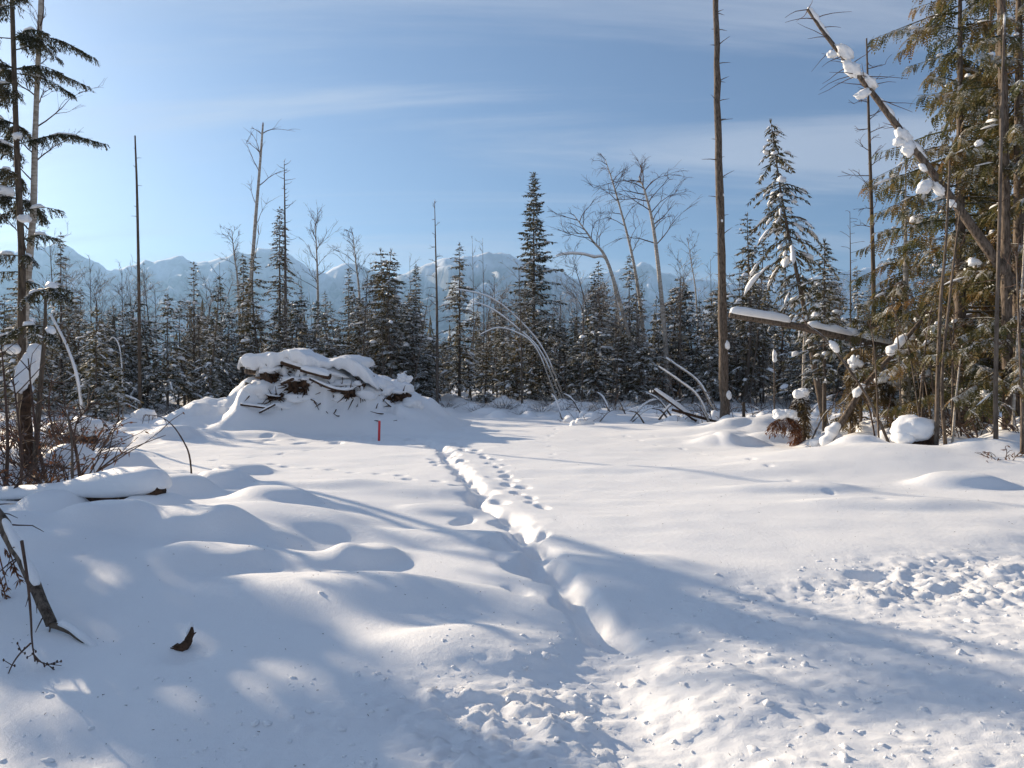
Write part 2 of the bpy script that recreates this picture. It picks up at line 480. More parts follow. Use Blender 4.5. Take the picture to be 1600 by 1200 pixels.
def clump(mb, r, seed, tall=1.0, n=4):
    rn = random.Random(seed)
    blob(mb, (0, 0, 0), r, r * .85, r * .85 * tall, rn.uniform(0, 6), rn.uniform(-.3, .3), 3, .42, 1.5, seed % 97, .85)
    for k in range(n - 1):
        a = rn.uniform(0, 6.28); q = r * rn.uniform(.4, .75)
        blob(mb, (math.cos(a) * r * .6, math.sin(a) * r * .5, rn.uniform(-.5, .35) * r * tall), q, q * .9, q * rn.uniform(.7, 1.2), rn.uniform(0, 6), 0, 2, .4, 1.6, seed % 89 + k, .9)

def snow_ridge(mb, pts, w, h, seed=0, nseg=8, amp=0.3, sink=0.35, ends=14):
    """loaf of snow lying along the top of a stem or log"""
    pts = [Vector(p) for p in pts]; m = len(pts); vs = []; fs = []
    us = [i / (m - 1) for i in range(m)]
    if nseg >= 7:                         # near ones: closely spaced rings at both ends so that they end bluntly
        us = [0, .012, .03, .06] + [.1 + .8 * i / 15 for i in range(16)] + [.94, .97, .988, 1]
        lst = lambda q: q if hasattr(q, '__len__') else [q] * m
        xs_ = [i / (m - 1) for i in range(m)]; w = np.interp(us, xs_, lst(w)); h = np.interp(us, xs_, lst(h))
        pts = [Vector([float(np.interp(u, xs_, [p[c] for p in pts])) for c in range(3)]) for u in us]; m = len(pts)
    for i, p in enumerate(pts):
        t = (pts[min(i + 1, m - 1)] - pts[max(i - 1, 0)]).normalized()
        side = t.cross(Vector((0, 0, 1)))
        side = side.normalized() if side.length > 1e-4 else Vector((1, 0, 0))
        up = side.cross(t).normalized()
        s = us[i]; e = math.sqrt(max(0.0, 1 - abs(2 * s - 1) ** (5 if nseg < 7 else ends))) * .92 + .08
        ww = (w[i] if hasattr(w, '__len__') else w); hh = (h[i] if hasattr(h, '__len__') else h)
        k = 1 + amp * mnoise.noise(p * 2.2 + Vector((seed, seed * 2.1, 0))) + amp * .5 * mnoise.noise(p * 6 + Vector((seed, 0, seed)))
        for j in range(nseg):
            a = 2 * math.pi * j / nseg
            x = math.cos(a) * ww * e * k; y = math.sin(a)
            y = y * hh * e * k if y > 0 else y * hh * sink * e
            vs.append(p + side * x + up * y)
    for i in range(m - 1):
        for j in range(nseg):
            a = i * nseg + j; b = i * nseg + (j + 1) % nseg
            fs.append((a, a + nseg, b + nseg, b))
    fs.append(tuple(range(nseg))); fs.append(tuple((m - 1) * nseg + k for k in range(nseg - 1, -1, -1)))
    mb.add(vs, fs)

# ------------------------------------------------------------------ ground sheet
def axis(mn, first, g1, lim1, g2, lim2):
    out = [0.0]; v = 0.0
    while v < lim2:
        s = max(first, g1 * v) if v < lim1 else g2 * v
        v += s; out.append(v)
    return out
ax_ = axis(0, 0.034, 0.0095, 60, 0.10, 8000)
xs = np.array([-v for v in ax_[:0:-1]] + ax_)
ys = [2.2]
while ys[-1] < 8000:
    v = ys[-1]; ys.append(v + (max(0.020, (0.0050 if v < 16 else 0.0075) * v) if v < 55 else (0.02 * v if v < 120 else 0.10 * v)))
yb = [2.2 - 0.1 * 1.25 ** k for k in range(30)]
ys = np.array([v for v in yb[::-1]] + ys)
GX, GY = np.meshgrid(xs, ys)
GZ = np.zeros_like(GX)
GZ = ground(GX, GY)
nx, ny = len(xs), len(ys)
me = bpy.data.meshes.new('snow_ground')
me.vertices.add(nx * ny)
co = np.stack([GX.ravel(), GY.ravel(), GZ.ravel()], 1).astype(np.float32)
me.vertices.foreach_set('co', co.ravel())
ii, jj = np.meshgrid(np.arange(nx - 1), np.arange(ny - 1))
a = (jj * nx + ii).ravel()
quads = np.stack([a, a + 1, a + 1 + nx, a + nx], 1).astype(np.int32)
nf = len(quads)
me.loops.add(nf * 4); me.polygons.add(nf)
me.loops.foreach_set('vertex_index', quads.ravel())
me.polygons.foreach_set('loop_start', np.arange(nf, dtype=np.int32) * 4)
me.polygons.foreach_set('loop_total', np.full(nf, 4, np.int32))
me.polygons.foreach_set('use_smooth', np.ones(nf, bool))
me.update(calc_edges=True); me.validate()
me.materials.append(M['snow'])
g_ob = bpy.data.objects.new('snow_ground', me); col.objects.link(g_ob); g_ob['kind'] = 'structure'

# ------------------------------------------------------------------ mountains
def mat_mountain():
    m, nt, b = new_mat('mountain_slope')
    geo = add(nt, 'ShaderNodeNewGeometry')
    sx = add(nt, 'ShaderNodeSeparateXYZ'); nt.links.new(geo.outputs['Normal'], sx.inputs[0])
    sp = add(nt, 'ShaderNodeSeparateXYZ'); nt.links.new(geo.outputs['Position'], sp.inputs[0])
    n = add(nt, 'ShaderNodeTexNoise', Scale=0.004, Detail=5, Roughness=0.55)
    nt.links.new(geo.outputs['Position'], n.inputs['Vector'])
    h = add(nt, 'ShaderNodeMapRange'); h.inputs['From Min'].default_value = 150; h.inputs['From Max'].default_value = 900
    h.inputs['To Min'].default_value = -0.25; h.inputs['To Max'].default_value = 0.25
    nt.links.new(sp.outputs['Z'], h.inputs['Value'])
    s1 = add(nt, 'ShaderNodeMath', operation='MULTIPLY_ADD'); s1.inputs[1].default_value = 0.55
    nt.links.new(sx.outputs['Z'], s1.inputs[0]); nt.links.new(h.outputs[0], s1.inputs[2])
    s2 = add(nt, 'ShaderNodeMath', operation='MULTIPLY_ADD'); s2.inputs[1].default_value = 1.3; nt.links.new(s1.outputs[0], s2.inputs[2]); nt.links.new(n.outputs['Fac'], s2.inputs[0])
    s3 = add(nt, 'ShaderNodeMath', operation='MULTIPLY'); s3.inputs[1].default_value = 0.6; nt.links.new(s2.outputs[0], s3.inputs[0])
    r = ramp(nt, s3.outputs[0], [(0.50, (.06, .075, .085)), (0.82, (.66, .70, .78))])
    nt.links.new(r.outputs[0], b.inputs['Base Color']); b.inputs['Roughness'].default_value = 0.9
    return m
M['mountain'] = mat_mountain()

def mountain(name, Y0, prof, label, seed, foot, amp):
    PX = np.array([p[0] for p in prof], float); PZ = np.array([p[1] for p in prof], float)
    X = (PX - 800) / FPX * Y0; Z = (HOR - PZ) / FPX * Y0
    gx = np.linspace(X[0], X[-1], 520); gy = np.linspace(Y0 - foot, Y0 + foot * .7, 110)
    A, B = np.meshgrid(gx, gy)
    base = np.interp(A, X, Z) + 30 * (1 - 2.2 * np.abs(fbm(A / 170, A * 0 + seed, 4, seed + 11, .55))) * np.clip(np.interp(A, X, Z) / 500, 0, 1)
    u = (B - Y0) / foot
    warp = fbm(A / 900, B / 900, 3, seed) * 260
    spur = 1 - np.abs(fbm((A + warp * .8) / 300, B / 1300, 5, seed + 7, .6)) * 1.3
    crest = np.clip(1 - np.abs(u) ** .92, 0, 1)
    off = np.clip(np.abs(u) * 6, 0, 1)
    Zz = base * (crest * (1 - off * .35 * (1 - spur) * 2.2)) + amp * ((1 - 2 * np.abs(fbm(A / 210, B / 210, 5, seed + 3, .6))) * (0.3 + off * 1.6) - .3)
    Zz = np.where(crest <= 0.001, -60, Zz) 
    vs = np.stack([A.ravel(), B.ravel(), Zz.ravel()], 1)
    n = len(gx); mm = len(gy)
    i, j = np.meshgrid(np.arange(n - 1), np.arange(mm - 1)); q = (j * n + i).ravel()
    fs = np.stack([q, q + 1, q + 1 + n, q + n], 1)
    me = bpy.data.meshes.new(name); me.from_pydata(vs.tolist(), [], fs.tolist())
    me.polygons.foreach_set('use_smooth', [True] * len(me.polygons)); me.materials.append(M['mountain'])
    o = bpy.data.objects.new(name, me); col.objects.link(o); o['kind'] = 'structure'; o['label'] = label
    return o
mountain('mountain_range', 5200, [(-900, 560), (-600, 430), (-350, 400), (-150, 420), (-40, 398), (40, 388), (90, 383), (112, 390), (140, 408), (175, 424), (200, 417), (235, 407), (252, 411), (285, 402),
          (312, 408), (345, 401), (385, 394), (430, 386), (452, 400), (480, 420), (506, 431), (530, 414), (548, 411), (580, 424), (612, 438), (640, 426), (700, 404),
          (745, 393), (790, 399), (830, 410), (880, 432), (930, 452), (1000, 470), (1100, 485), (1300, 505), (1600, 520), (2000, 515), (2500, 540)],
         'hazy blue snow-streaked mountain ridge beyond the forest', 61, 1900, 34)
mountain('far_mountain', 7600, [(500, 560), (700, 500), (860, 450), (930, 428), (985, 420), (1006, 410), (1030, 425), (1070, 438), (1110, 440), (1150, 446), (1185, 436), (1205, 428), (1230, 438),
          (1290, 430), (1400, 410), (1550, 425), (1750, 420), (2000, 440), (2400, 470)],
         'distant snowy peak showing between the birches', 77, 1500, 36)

# ------------------------------------------------------------------ conifers
def conifer_parts(seed, H, Rb, cb=0.08, droop=0.35, dens=1.0, snow=0.6, tr=0.011, power=0.85, bend=None, twig=0.32, kw=0.065, gap=0.05, up=0.15, snow_w=0.10, blev=1):
    """trunk, crown and snow meshes of a spruce; bend(t) gives the stem's sideways offset"""
    rnd = random.Random(seed)
    off = (lambda t: Vector((0, 0, 0))) if bend is None else bend
    T, C, S = MB(), MB(), MB()
    n = 12
    tube(T, [Vector((0, 0, H * i / (n - 1) - (0.25 if i == 0 else 0))) + off(i / (n - 1)) for i in range(n)],
         [max(.008, H * tr * (1 - i / (n - 1)) + .006) for i in range(n)], 7)
    z = H * cb
    up_ = Vector((0, 0, 1))
    lob = [rnd.uniform(.72, 1.22) for _ in range(7)]
    while z < H * 0.985:
        if rnd.random() < gap * .8 and z < H * .85: z += rnd.uniform(.15, .4)
        t = z / H; tt = (t - cb) / (1 - cb)
        Lm = Rb * (1 - tt) ** power * (0.55 + .45 * min(1, tt * 5)) + 0.07
        nb = rnd.choice((4, 5, 5, 6)) if tt < .9 else 4
        a0 = rnd.uniform(0, 6.28)
        for k in range(nb):
            if rnd.random() < gap: continue
            az = a0 + 6.283 * k / nb + rnd.uniform(-.35, .35)
            L = Lm * rnd.uniform(.45, 1.2) * lob[int(az / 6.283 * 7) % 7] * (1 + .35 * mnoise.noise(Vector((math.cos(az), math.sin(az), z * 1.3 + seed * 7))))
            d = Vector((math.cos(az), math.sin(az), 0)); side = Vector((-d.y, d.x, 0))
            z0 = z + rnd.uniform(-.1, .1)
            o = off(min(1, z0 / H))
            dr = droop * rnd.uniform(.7, 1.4) * (1.25 - .7 * tt)
            upk = up * rnd.uniform(.3, 1.5)
            def sp(s): return o + Vector((0, 0, z0)) + d * (L * s) + up_ * (L * (upk * s - dr * s * s * (1 - .22 * s)))
            if L > .3:
                q = [sp(s) for s in (0, .5, 1.0)]
                tube(C, q, [.012 + .012 * L, .008 + .006 * L, .004], 3, False)
            step = max(.05, 0.105 / dens)
            m = max(3, int(L / step))
            for i in range(m):
                s = (i + rnd.random()) / m
                s = .12 + .88 * s
                p = sp(s); tn = (sp(min(1, s + .05)) - sp(s - .05)).normalized()
                tl = twig * (0.35 + .65 * min(1, L)) * (1.15 - .65 * s) * rnd.uniform(.6, 1.3)
                for sg in (-1, 1):
                    dd = (tn * rnd.uniform(.4, .9) + side * sg * rnd.uniform(.5, 1.0) + up_ * rnd.uniform(-.55, .08)).normalized()
                    nn = dd.cross(up_ + Vector((rnd.uniform(-.9, .9), rnd.uniform(-.9, .9), 0))).normalized()
                    kite(C, p, dd, nn, kw * rnd.uniform(.7, 1.4), tl)
                if rnd.random() < .6:
                    dd = (tn * .5 + up_ * rnd.uniform(-1.0, -.3) + side * rnd.uniform(-.4, .4)).normalized()
                    kite(C, p, dd, side if rnd.random() < .5 else dd.cross(side).normalized(), kw * rnd.uniform(.8, 1.4), tl * .75)
            kite(C, sp(.93), (sp(1) - sp(.9)).normalized(), side, kw * 1.3, twig * .6)
            if rnd.random() < snow and L > .25:
                for q in range(rnd.choice((1, 1, 2))):
                    s0 = rnd.uniform(.25, .75); s1 = min(1.0, s0 + rnd.uniform(.18, .45))
                    pp = [sp(s0 + (s1 - s0) * i / 4) + up_ * .015 for i in range(5)]
                    w = snow_w * rnd.choice((.3, .4, .55, .8, 1.25)) * rnd.uniform(.8, 1.2) * (0.5 + .5 * min(1, L))
                    snow_ridge(S, pp, w, w * rnd.uniform(.45, .9), seed + z, 5, .5, .25)
        z += rnd.uniform(.8, 1.25) * max(.11, min(.32, .10 + Lm * .13)) / dens ** .5
    p = off(1.0) + Vector((0, 0, H))
    for k in range(5):
        a = k * 1.256; kite(C, p - up_ * .18, (up_ + Vector((math.cos(a), math.sin(a), 0)) * .35).normalized(), Vector((-math.sin(a), math.cos(a), 0)), .03, .2)
    return T, C, S

def conifer(name, loc, label, cat='tree', group=None, fol='spruce', bark='bark_frost', rz=0.0, **kw):
    root = empty(name, loc, rz)
    tag(root, label, cat, group)
    T, C, S = conifer_parts(**kw)
    ch = [T.build('trunk', M[bark], root), C.build('crown', M[fol], root, False)]
    if S.v: ch.append(S.build('snow_load', M['snow_soft'], root))
    KIDS[root.name] = ch
    return root

# forest wall: eleven kinds of spruce copied many times
PROTO = []
specs = [dict(H=5.6, Rb=1.55, power=.7), dict(H=6.3, Rb=1.7, power=.75), dict(H=4.7, Rb=1.6, power=.6), dict(H=5.3, Rb=1.15, gap=.22), dict(H=6.9, Rb=1.35, gap=.2, cb=.12), dict(H=3.8, Rb=1.4, power=.55),
         dict(H=6.0, Rb=.95, gap=.28, cb=.15, droop=.5), dict(H=7.6, Rb=1.25, gap=.25, cb=.2, droop=.45), dict(H=2.7, Rb=1.1, power=.55), dict(H=5.6, Rb=1.9, droop=.5, power=.6), dict(H=6.6, Rb=.85, gap=.32, cb=.22, droop=.55)]
KIND = ['full snow-dusted spruce', 'broad dark spruce with spreading lower boughs', 'stocky round-shouldered spruce', 'gappy spruce with ragged sides', 'tall ragged spruce with a clear foot', 'short bushy spruce', 'narrow spruce with drooping boughs',
        'tall thin-crowned spruce with a bare lower trunk', 'knee-high young spruce', 'wide spruce with heavily drooping boughs', 'spindly half-bare spruce']
rf = random.Random(77)
pts = []
def far_ok(x, y, r):
    return all((x - a) ** 2 + (y - b) ** 2 > r * r for a, b in pts)
tries = 0
bands = [(37.5, 42, 100, 1.15), (42, 50, 105, 1.2), (50, 66, 90, 1.6)]
plan = []
for d0, d1, cnt, sp_ in bands:
    n = 0; tries = 0
    while n < cnt and tries < 6000:
        tries += 1
        D = rf.uniform(d0, d1); pxx = rf.uniform(-140, 1720)
        if d0 < 40 and pxx < 330: D -= rf.uniform(0, 5)
        X = px(pxx, D)
        if not far_ok(X, D, sp_): continue
        if D < 41 and 690 < pxx < 890: continue       # kept clear round the bowed saplings
        pts.append((X, D)); plan.append((X, D, d0)); n += 1
for k, (X, D, d0) in enumerate(plan):
    i = k % len(specs) if d0 > 40 else rf.choice((0, 1, 2, 3, 5, 5, 6, 8, 9, 4, 2))
    thin = i in (3, 6, 10, 7)
    if k < len(specs) * 3 and len(PROTO) < len(specs):
        i = len(PROTO)
        thin = i in (3, 6, 10, 7)
        wq = [rf.uniform(-.45, .45) for _ in range(4)]
        bnd = (lambda t, q=wq: Vector((q[0] * t * t + .10 * math.sin(6 * t + q[2] * 9), q[1] * t * t + .08 * math.sin(5 * t + q[3] * 9), 0)))
        o = conifer('spruce_tree', (X, D, gz(X, D) - .1), KIND[i] + ' in the forest wall behind the clearing', 'tree', KIND[i] + ' kind in the forest wall',
                    'spruce' if i % 3 else 'dark_fir', seed=100 + i, dens=1.25, snow=.5, kw=.058, bend=bnd, **specs[i])
        PROTO.append(o)
    else:
        i = min(i, len(PROTO) - 1)
        o = copy_tree(PROTO[i]); o.location = (X, D, gz(X, D) - .1)
    o.rotation_euler = (rf.gauss(0, .035), rf.gauss(0, .045), rf.uniform(0, 6.28))
    s = rf.choice((.75, .9, 1.0, 1.1, 1.2, 1.35)) * rf.uniform(.93, 1.12)
    if X / D < px(345, 1.0): s *= .78
    elif X / D < px(700, 1.0): s *= .9
    o.scale = (s * rf.uniform(.85, 1.2), s * rf.uniform(.85, 1.2), s)

# farther wood that reads as one mass
FF = MB(); rff = random.Random(9)
for k in range(1700):
    D = rff.uniform(68, 330); X = D * rff.uniform(-1.05, 1.05); h = rff.uniform(4.5, 8.5) * (1 + D / 1100); r = h * rff.uniform(.13, .2); b = .3
    FF.add([(X - .07, D, 0), (X + .07, D, 0), (X, D + .1, 0), (X, D, b + h)], [(0, 1, 3), (1, 2, 3), (2, 0, 3)])
    for q in range(8):
        z0 = b + h * (.08 + .112 * q); rr = r * (1 - q / 8.6) * rff.uniform(.75, 1.25); a0 = rff.uniform(0, 6)
        for i in range(6):
            a = a0 + i * 1.047 + rff.uniform(-.3, .3); e = rr * rff.uniform(.6, 1.3); w = .34
            FF.add([(X, D, z0 + h * .15), (X + e * .7 * math.cos(a - w), D + e * .7 * math.sin(a - w), z0 + h * .03), (X + e * math.cos(a), D + e * math.sin(a), z0 - h * .02), (X + e * .7 * math.cos(a + w), D + e * .7 * math.sin(a + w), z0 + h * .03)], [(0, 1, 2, 3)])
tag(FF.build('distant_forest', M['spruce'], smooth=False), 'far mass of snowy conifers filling the gaps behind the forest wall', kind='stuff')

# tall single conifers with a place of their own
def at(x, y, D): return Vector((px(x, D), D, CAM_H + (HOR - y) / FPX * D))
def base(x, D, sink=.1):
    X = px(x, D); return (X, D, gz(X, D) - sink)
def hgt(y, D, x=800): return CAM_H + (HOR - y) / FPX * D - gz(px(x, D), D) + .1

conifer('spruce_tree', base(834, 44), 'tall dense pyramid-shaped spruce rising well above the forest wall', fol='dark_fir', seed=1, H=hgt(268, 44, 834), Rb=2.0, cb=.22, droop=.25, dens=1.3, snow=.5, up=.3, power=.8, gap=.02, twig=.42, kw=.08)
conifer('spruce_tree', base(437, 43), 'slender columnar snow-laden spruce beside a bare dead pole', fol='spruce', seed=2, H=hgt(322, 43, 437), Rb=1.25, cb=.12, droop=.6, dens=1.2, snow=.75, gap=.12, power=.6)
conifer('spruce_tree', base(303, 38), 'spruce with a thin see-through top above the snow mound left of the log pile', seed=3, H=hgt(408, 38, 303), Rb=1.5, cb=.1, gap=.22, power=.9, droop=.25, snow=.5)
conifer('spruce_tree', base(95, 36), 'lanky twin-tipped snowy spruce behind the tall left-hand trunks', seed=4, H=hgt(362, 36, 95), Rb=1.2, cb=.15, gap=.2, power=.8, droop=.5, snow=.6)
conifer('spruce_tree', base(718, 42), 'broad snowy spruce behind the arched bent saplings', seed=5, H=hgt(378, 42, 718), Rb=2.0, cb=.08, gap=.08, droop=.35, snow=.6, dens=1.1)
conifer('spruce_tree', base(983, 42), 'bushy brownish spruce wrapping the foot of the leaning birch', seed=6, H=hgt(398, 42, 983), Rb=1.9, cb=.06, gap=.05, droop=.4, snow=.55, dens=1.1)
conifer('spruce_tree', base(650, 41), 'dark spruce right of the log pile with a pointed tip', seed=7, H=hgt(412, 41, 650), Rb=1.7, cb=.05, gap=.08, snow=.6, dens=1.1)
conifer('spruce_tree', base(545, 45), 'shaggy spruce standing behind the crest of the log pile', seed=8, H=hgt(418, 45, 545), Rb=1.5, cb=.1, gap=.15, snow=.5)
conifer('spruce_tree', base(1160, 44), 'frosted full spruce just right of the tall bare pole', seed=9, H=hgt(418, 44, 1160), Rb=1.9, cb=.06, gap=.05, snow=.8, dens=1.1)

def lean_bend(points, D):                # points: picture x,y from foot to tip -> offset function of height fraction
    W = [at(x, y, D) for x, y in points]; z0 = W[0].z; H = W[-1].z - z0
    ts = [(w.z - z0) / H for w in W]; dxs = [w.x - W[0].x for w in W]
    return (lambda t: Vector((float(np.interp(t, ts, dxs)), 0, 0))), H, W[0]
bf, Hh, w0 = lean_bend([(1292, 660), (1276, 590), (1262, 500), (1245, 420), (1226, 330), (1212, 240), (1204, 178)], 24)
conifer('spruce_tree', (w0.x, w0.y, w0.z - .15), 'tall spruce leaning left with snow-laden hanging boughs and a bare lower stem', seed=12, H=Hh, Rb=1.75, cb=.38, droop=.95, dens=1.4, snow=.9, bend=bf, up=.05, power=.62, twig=.34, kw=.05, gap=.16, snow_w=.13, bark='bark_pole')
conifer('fir_tree', base(1288, 21), 'small dark fir with drooping layered boughs in front of the leaning spruce', seed=13, H=hgt(372, 21, 1288), Rb=1.25, cb=.30, droop=.45, dens=1.4, snow=.5, up=.1, power=.75, twig=.32, kw=.045, snow_w=.12, fol='dark_fir')
conifer('spruce_tree', base(35, 30), 'shaggy spruce of the rough ground behind the left-hand trunks', seed=14, H=6.3, Rb=1.6, cb=.05, droop=.5, dens=1.2, snow=.7)
conifer('spruce_tree', base(150, 27), 'squat green spruce behind the leaning snowy birch trunk', seed=15, H=4.4, Rb=1.5, cb=.04, droop=.5, dens=1.2, snow=.6)
conifer('spruce_tree', base(185, 24), 'knee-high spruce sapling at the foot of the thin pole', seed=16, H=2.3, Rb=.7, cb=.1, droop=.5, dens=1.2, snow=.5, twig=.24)
conifer('spruce_tree', base(262, 33), 'spreading snow-dusted spruce behind the mound left of the log pile', seed=17, H=5.6, Rb=1.8, cb=.04, droop=.45, dens=1.2, snow=.6)

# ------------------------------------------------------------------ cedars with hanging fronds
def cedar_parts(seed, H, Rb, cb, dens=1.0, tr=.012, droop=.55, bend=None, front=None, snow=.5, wfrond=.036):
    rnd = random.Random(seed)
    off = (lambda t: Vector((0, 0, 0))) if bend is None else bend
    T, C, S = MB(), MB(), []
    n = 14
    tube(T, [Vector((0, 0, H * i / (n - 1) - (.3 if i == 0 else 0))) + off(i / (n - 1)) for i in range(n)], [max(.012, H * tr * (1 - .95 * i / (n - 1))) for i in range(n)], 9, True, .06, rnd)
    z = H * cb; upv = Vector((0, 0, 1)); Ssm = MB()
    while z < H * .98:
        tt = (z / H - cb) / (1 - cb)
        Lm = Rb * (1 - tt) ** .6 + .15
        for k in range(rnd.choice((2, 3, 3))):
            if rnd.random() < .36: continue
            az = rnd.uniform(0, 6.283); L = Lm * rnd.choice((.45, .6, .8, 1.0, 1.25)) * rnd.uniform(.85, 1.1)
            d = Vector((math.cos(az), math.sin(az), 0)); side = Vector((-d.y, d.x, 0)); o = off(z / H)
            dr = droop * rnd.uniform(.5, 1.3); wob = rnd.uniform(-.2, .2)
            def sp(s): return o + Vector((0, 0, z)) + d * (L * s) + side * (wob * L * s * s) + upv * (L * (.12 * s - dr * s * s + .38 * dr * s ** 4))
            tube(C, [sp(s) for s in (0, .33, .66, 1.0)], [.010 + .010 * L, .008 + .006 * L, .007, .004], 3, False)
            m = max(4, int(L / .075 * dens))
            for i in range(m):
                s = .10 + .90 * (i + rnd.random()) / m
                p = sp(s); tn = (sp(min(1, s + .04)) - sp(s - .04)).normalized()
                sg = rnd.choice((-1, 1))
                fl = rnd.uniform(.22, .52) * (1.1 - .45 * s)
                dd = (tn * rnd.uniform(.2, .8) + side * sg * rnd.uniform(.15, .8) + upv * rnd.uniform(-.75, -.1)).normalized()
                q = p.copy(); nf_ = 6
                face = dd.cross(upv + Vector((rnd.uniform(-1, 1), rnd.uniform(-1, 1), 0)) * .6).normalized()
                for j in range(nf_):                 # frond: a drooping rachis with paired leaflets
                    dd = (dd + upv * -.17).normalized()
                    q2 = q + dd * (fl / nf_)
                    w = fl * .30 * (1 - .75 * abs(j / nf_ - .3))
                    for s2 in (-1, 1):
                        kd = (dd * .75 + face * s2 * .75 + upv * -.12).normalized()
                        kite(C, q, kd, kd.cross(dd.cross(face)).normalized(), wfrond, w * rnd.uniform(.7, 1.2))
                    q = q2
                kite(C, q, dd, face, wfrond, fl * .22)
            if rnd.random() < snow:
                s0 = rnd.uniform(.2, .7); pp = [sp(s0 + .25 * i / 4) + upv * .02 for i in range(5)]
                w = rnd.uniform(.018, .05); snow_ridge(Ssm, pp[:rnd.choice((3, 4, 5))], w, w * 1.1, seed + z, 6, .9, .4)
            if rnd.random() < .055 * snow * 2:
                c = sp(rnd.uniform(.35, .9)); S.append((c + upv * .06, rnd.uniform(.09, .2), rnd.uniform(0, 6), rnd.randrange(999)))
        z += rnd.uniform(.10, .19) / dens ** .3
    return T, C, S, Ssm

def cedar(name, loc, label, fol='cedar', bark='bark_pole', group=None, **kw):
    root = empty(name, loc); tag(root, label, 'tree', group)
    T, C, S, Ss = cedar_parts(**kw)
    T.build('trunk', M[bark], root); C.build('crown', M[fol], root, False)
    if Ss.v: Ss.build('snow_load', M['snow_soft'], root)
    for c, r, rot, sd in S:
        m = MB(); clump(m, r * .85, sd, .62, 5); m.build('snow_clump', M['snow_soft'], root, loc=c)
    return root

cedar('cedar_tree', base(1500, 17), 'tall golden-green cedar with drooping fronds behind the broken leaning trunk', seed=31, H=13.2, Rb=2.7, cb=.09, dens=1.25, snow=.5)
cedar('cedar_tree', base(1592, 15.2), 'tall cedar with hanging fronds and a slim trunk beside the twig thicket', seed=32, H=13.5, Rb=2.2, cb=.10, dens=1.25, snow=.5)
cedar('cedar_tree', base(1548, 21), 'tall dark cedar behind the two front cedars', seed=33, H=14.5, Rb=2.4, cb=.2, dens=.9, snow=.45)
cedar('cedar_tree', base(1415, 20), 'shorter cedar with a thick pale trunk and low brownish fronds', seed=34, H=hgt(262, 20, 1415), Rb=2.1, cb=.10, dens=1.3, snow=.6, bark='birch', tr=.021)
cedar('cedar_tree', base(1690, 17), 'cedar at the edge of the wood beyond the twig thicket', seed=35, H=12, Rb=2.2, cb=.12, dens=.9, snow=.5)
cedar('cedar_tree', base(1345, 19.5), 'low withered cedar hung with straw-coloured fronds behind the crossed poles', fol='straw', seed=36, H=2.9, Rb=.95, cb=.18, dens=1.2, snow=.5, droop=1.0, tr=.018)
cedar('cedar_tree', base(1500, 25), 'dark cedar deep in the right-hand wood', fol='dark_fir', seed=37, H=9, Rb=2.2, cb=.06, dens=.8, snow=.5)
cedar('cedar_tree', base(1600, 19), 'young green cedar deep among the right-hand trunks', seed=38, H=4.5, Rb=1.5, cb=.3, dens=1.0, snow=.5)

# ------------------------------------------------------------------ bare trees
def bare_parts(seed, spine, r0, branches, blen, start=.45, angle=.9, sub=2, tw=.010, weep=.2, r1=None, n=8):
    rnd = random.Random(seed); T, B = MB(), MB()
    sp = curve(spine, 18); m = len(sp)
    r1 = r1 if r1 is not None else r0 * .15
    tube(T, sp, [r0 + (r1 - r0) * (i / (m - 1)) for i in range(m)], n, True, .05, rnd)
    def grow(p, d, L, r, lev):
        k = 5; q = [p]; dd = d.copy()
        for i in range(k):
            dd = (dd + Vector((rnd.uniform(-.25, .25), rnd.uniform(-.25, .25), rnd.uniform(-.12, .2) - weep * (i / k)))).normalized()
            q.append(q[-1] + dd * (L / k))
        tube(B, q, [max(tw * (.75 if lev == 0 else .55), r * (1 - .85 * i / k)) for i in range(k + 1)], 4 if lev == 0 else 3, False)
        if lev < sub:
            for j in range(rnd.choice((4, 5, 6)) if lev == 0 else rnd.choice((3, 4, 5))):
                i = rnd.randrange(1, k + 1); sd = Vector((rnd.uniform(-1, 1), rnd.uniform(-1, 1), rnd.uniform(-.3, .7)))
                grow(q[i], ((q[min(i + 1, k)] - q[i - 1]).normalized() + sd * .75).normalized(), L * rnd.uniform(.3, .6), r * .5, lev + 1)
    for b in range(branches):
        t = start + (1 - start) * ((b + rnd.random()) / branches); f = t * (m - 1); i = min(int(f), m - 2)
        p = sp[i].lerp(sp[i + 1], f - i); ax = (sp[i + 1] - sp[i]).normalized()
        a = rnd.uniform(0, 6.283); u, w = frame(ax)
        d = (ax * math.cos(angle * rnd.uniform(.7, 1.2)) + (u * math.cos(a) + w * math.sin(a)) * math.sin(angle)).normalized()
        grow(p, d, blen * rnd.uniform(.5, 1.2) * (1.15 - .6 * (t - start) / (1 - start)), r0 * .2, 0)
    return T, B

def bare_tree(name, spine_px, D, label, r0, branches, blen, bark='birch', twigmat='twig', group=None, snowy=False, **kw):
    W = [at(x, y, D) for x, y in spine_px]
    b = Vector((W[0].x, W[0].y, gz(W[0].x, W[0].y) - .12)) if kw.pop('rooted', True) else W[0]
    W[0] = b
    root = empty(name, b); tag(root, label, 'tree', group)
    T, B = bare_parts(kw.pop('seed', 1), [w - b for w in W], r0, branches, blen, **kw)
    ch = [T.build('trunk', M[bark], root)]
    if B.v: ch.append(B.build('branches', M[twigmat], root))
    if snowy:
        S = MB(); snow_ridge(S, [(w) + Vector((0, 0, r0 * .8)) for w in curve([w - b for w in W], 22)[3:]], r0 * 1.15, r0 * snowy, 3, 7, .4, .3)
        ch.append(S.build('snow_load', M['snow_soft'], root))
    KIDS[root.name] = ch
    return root

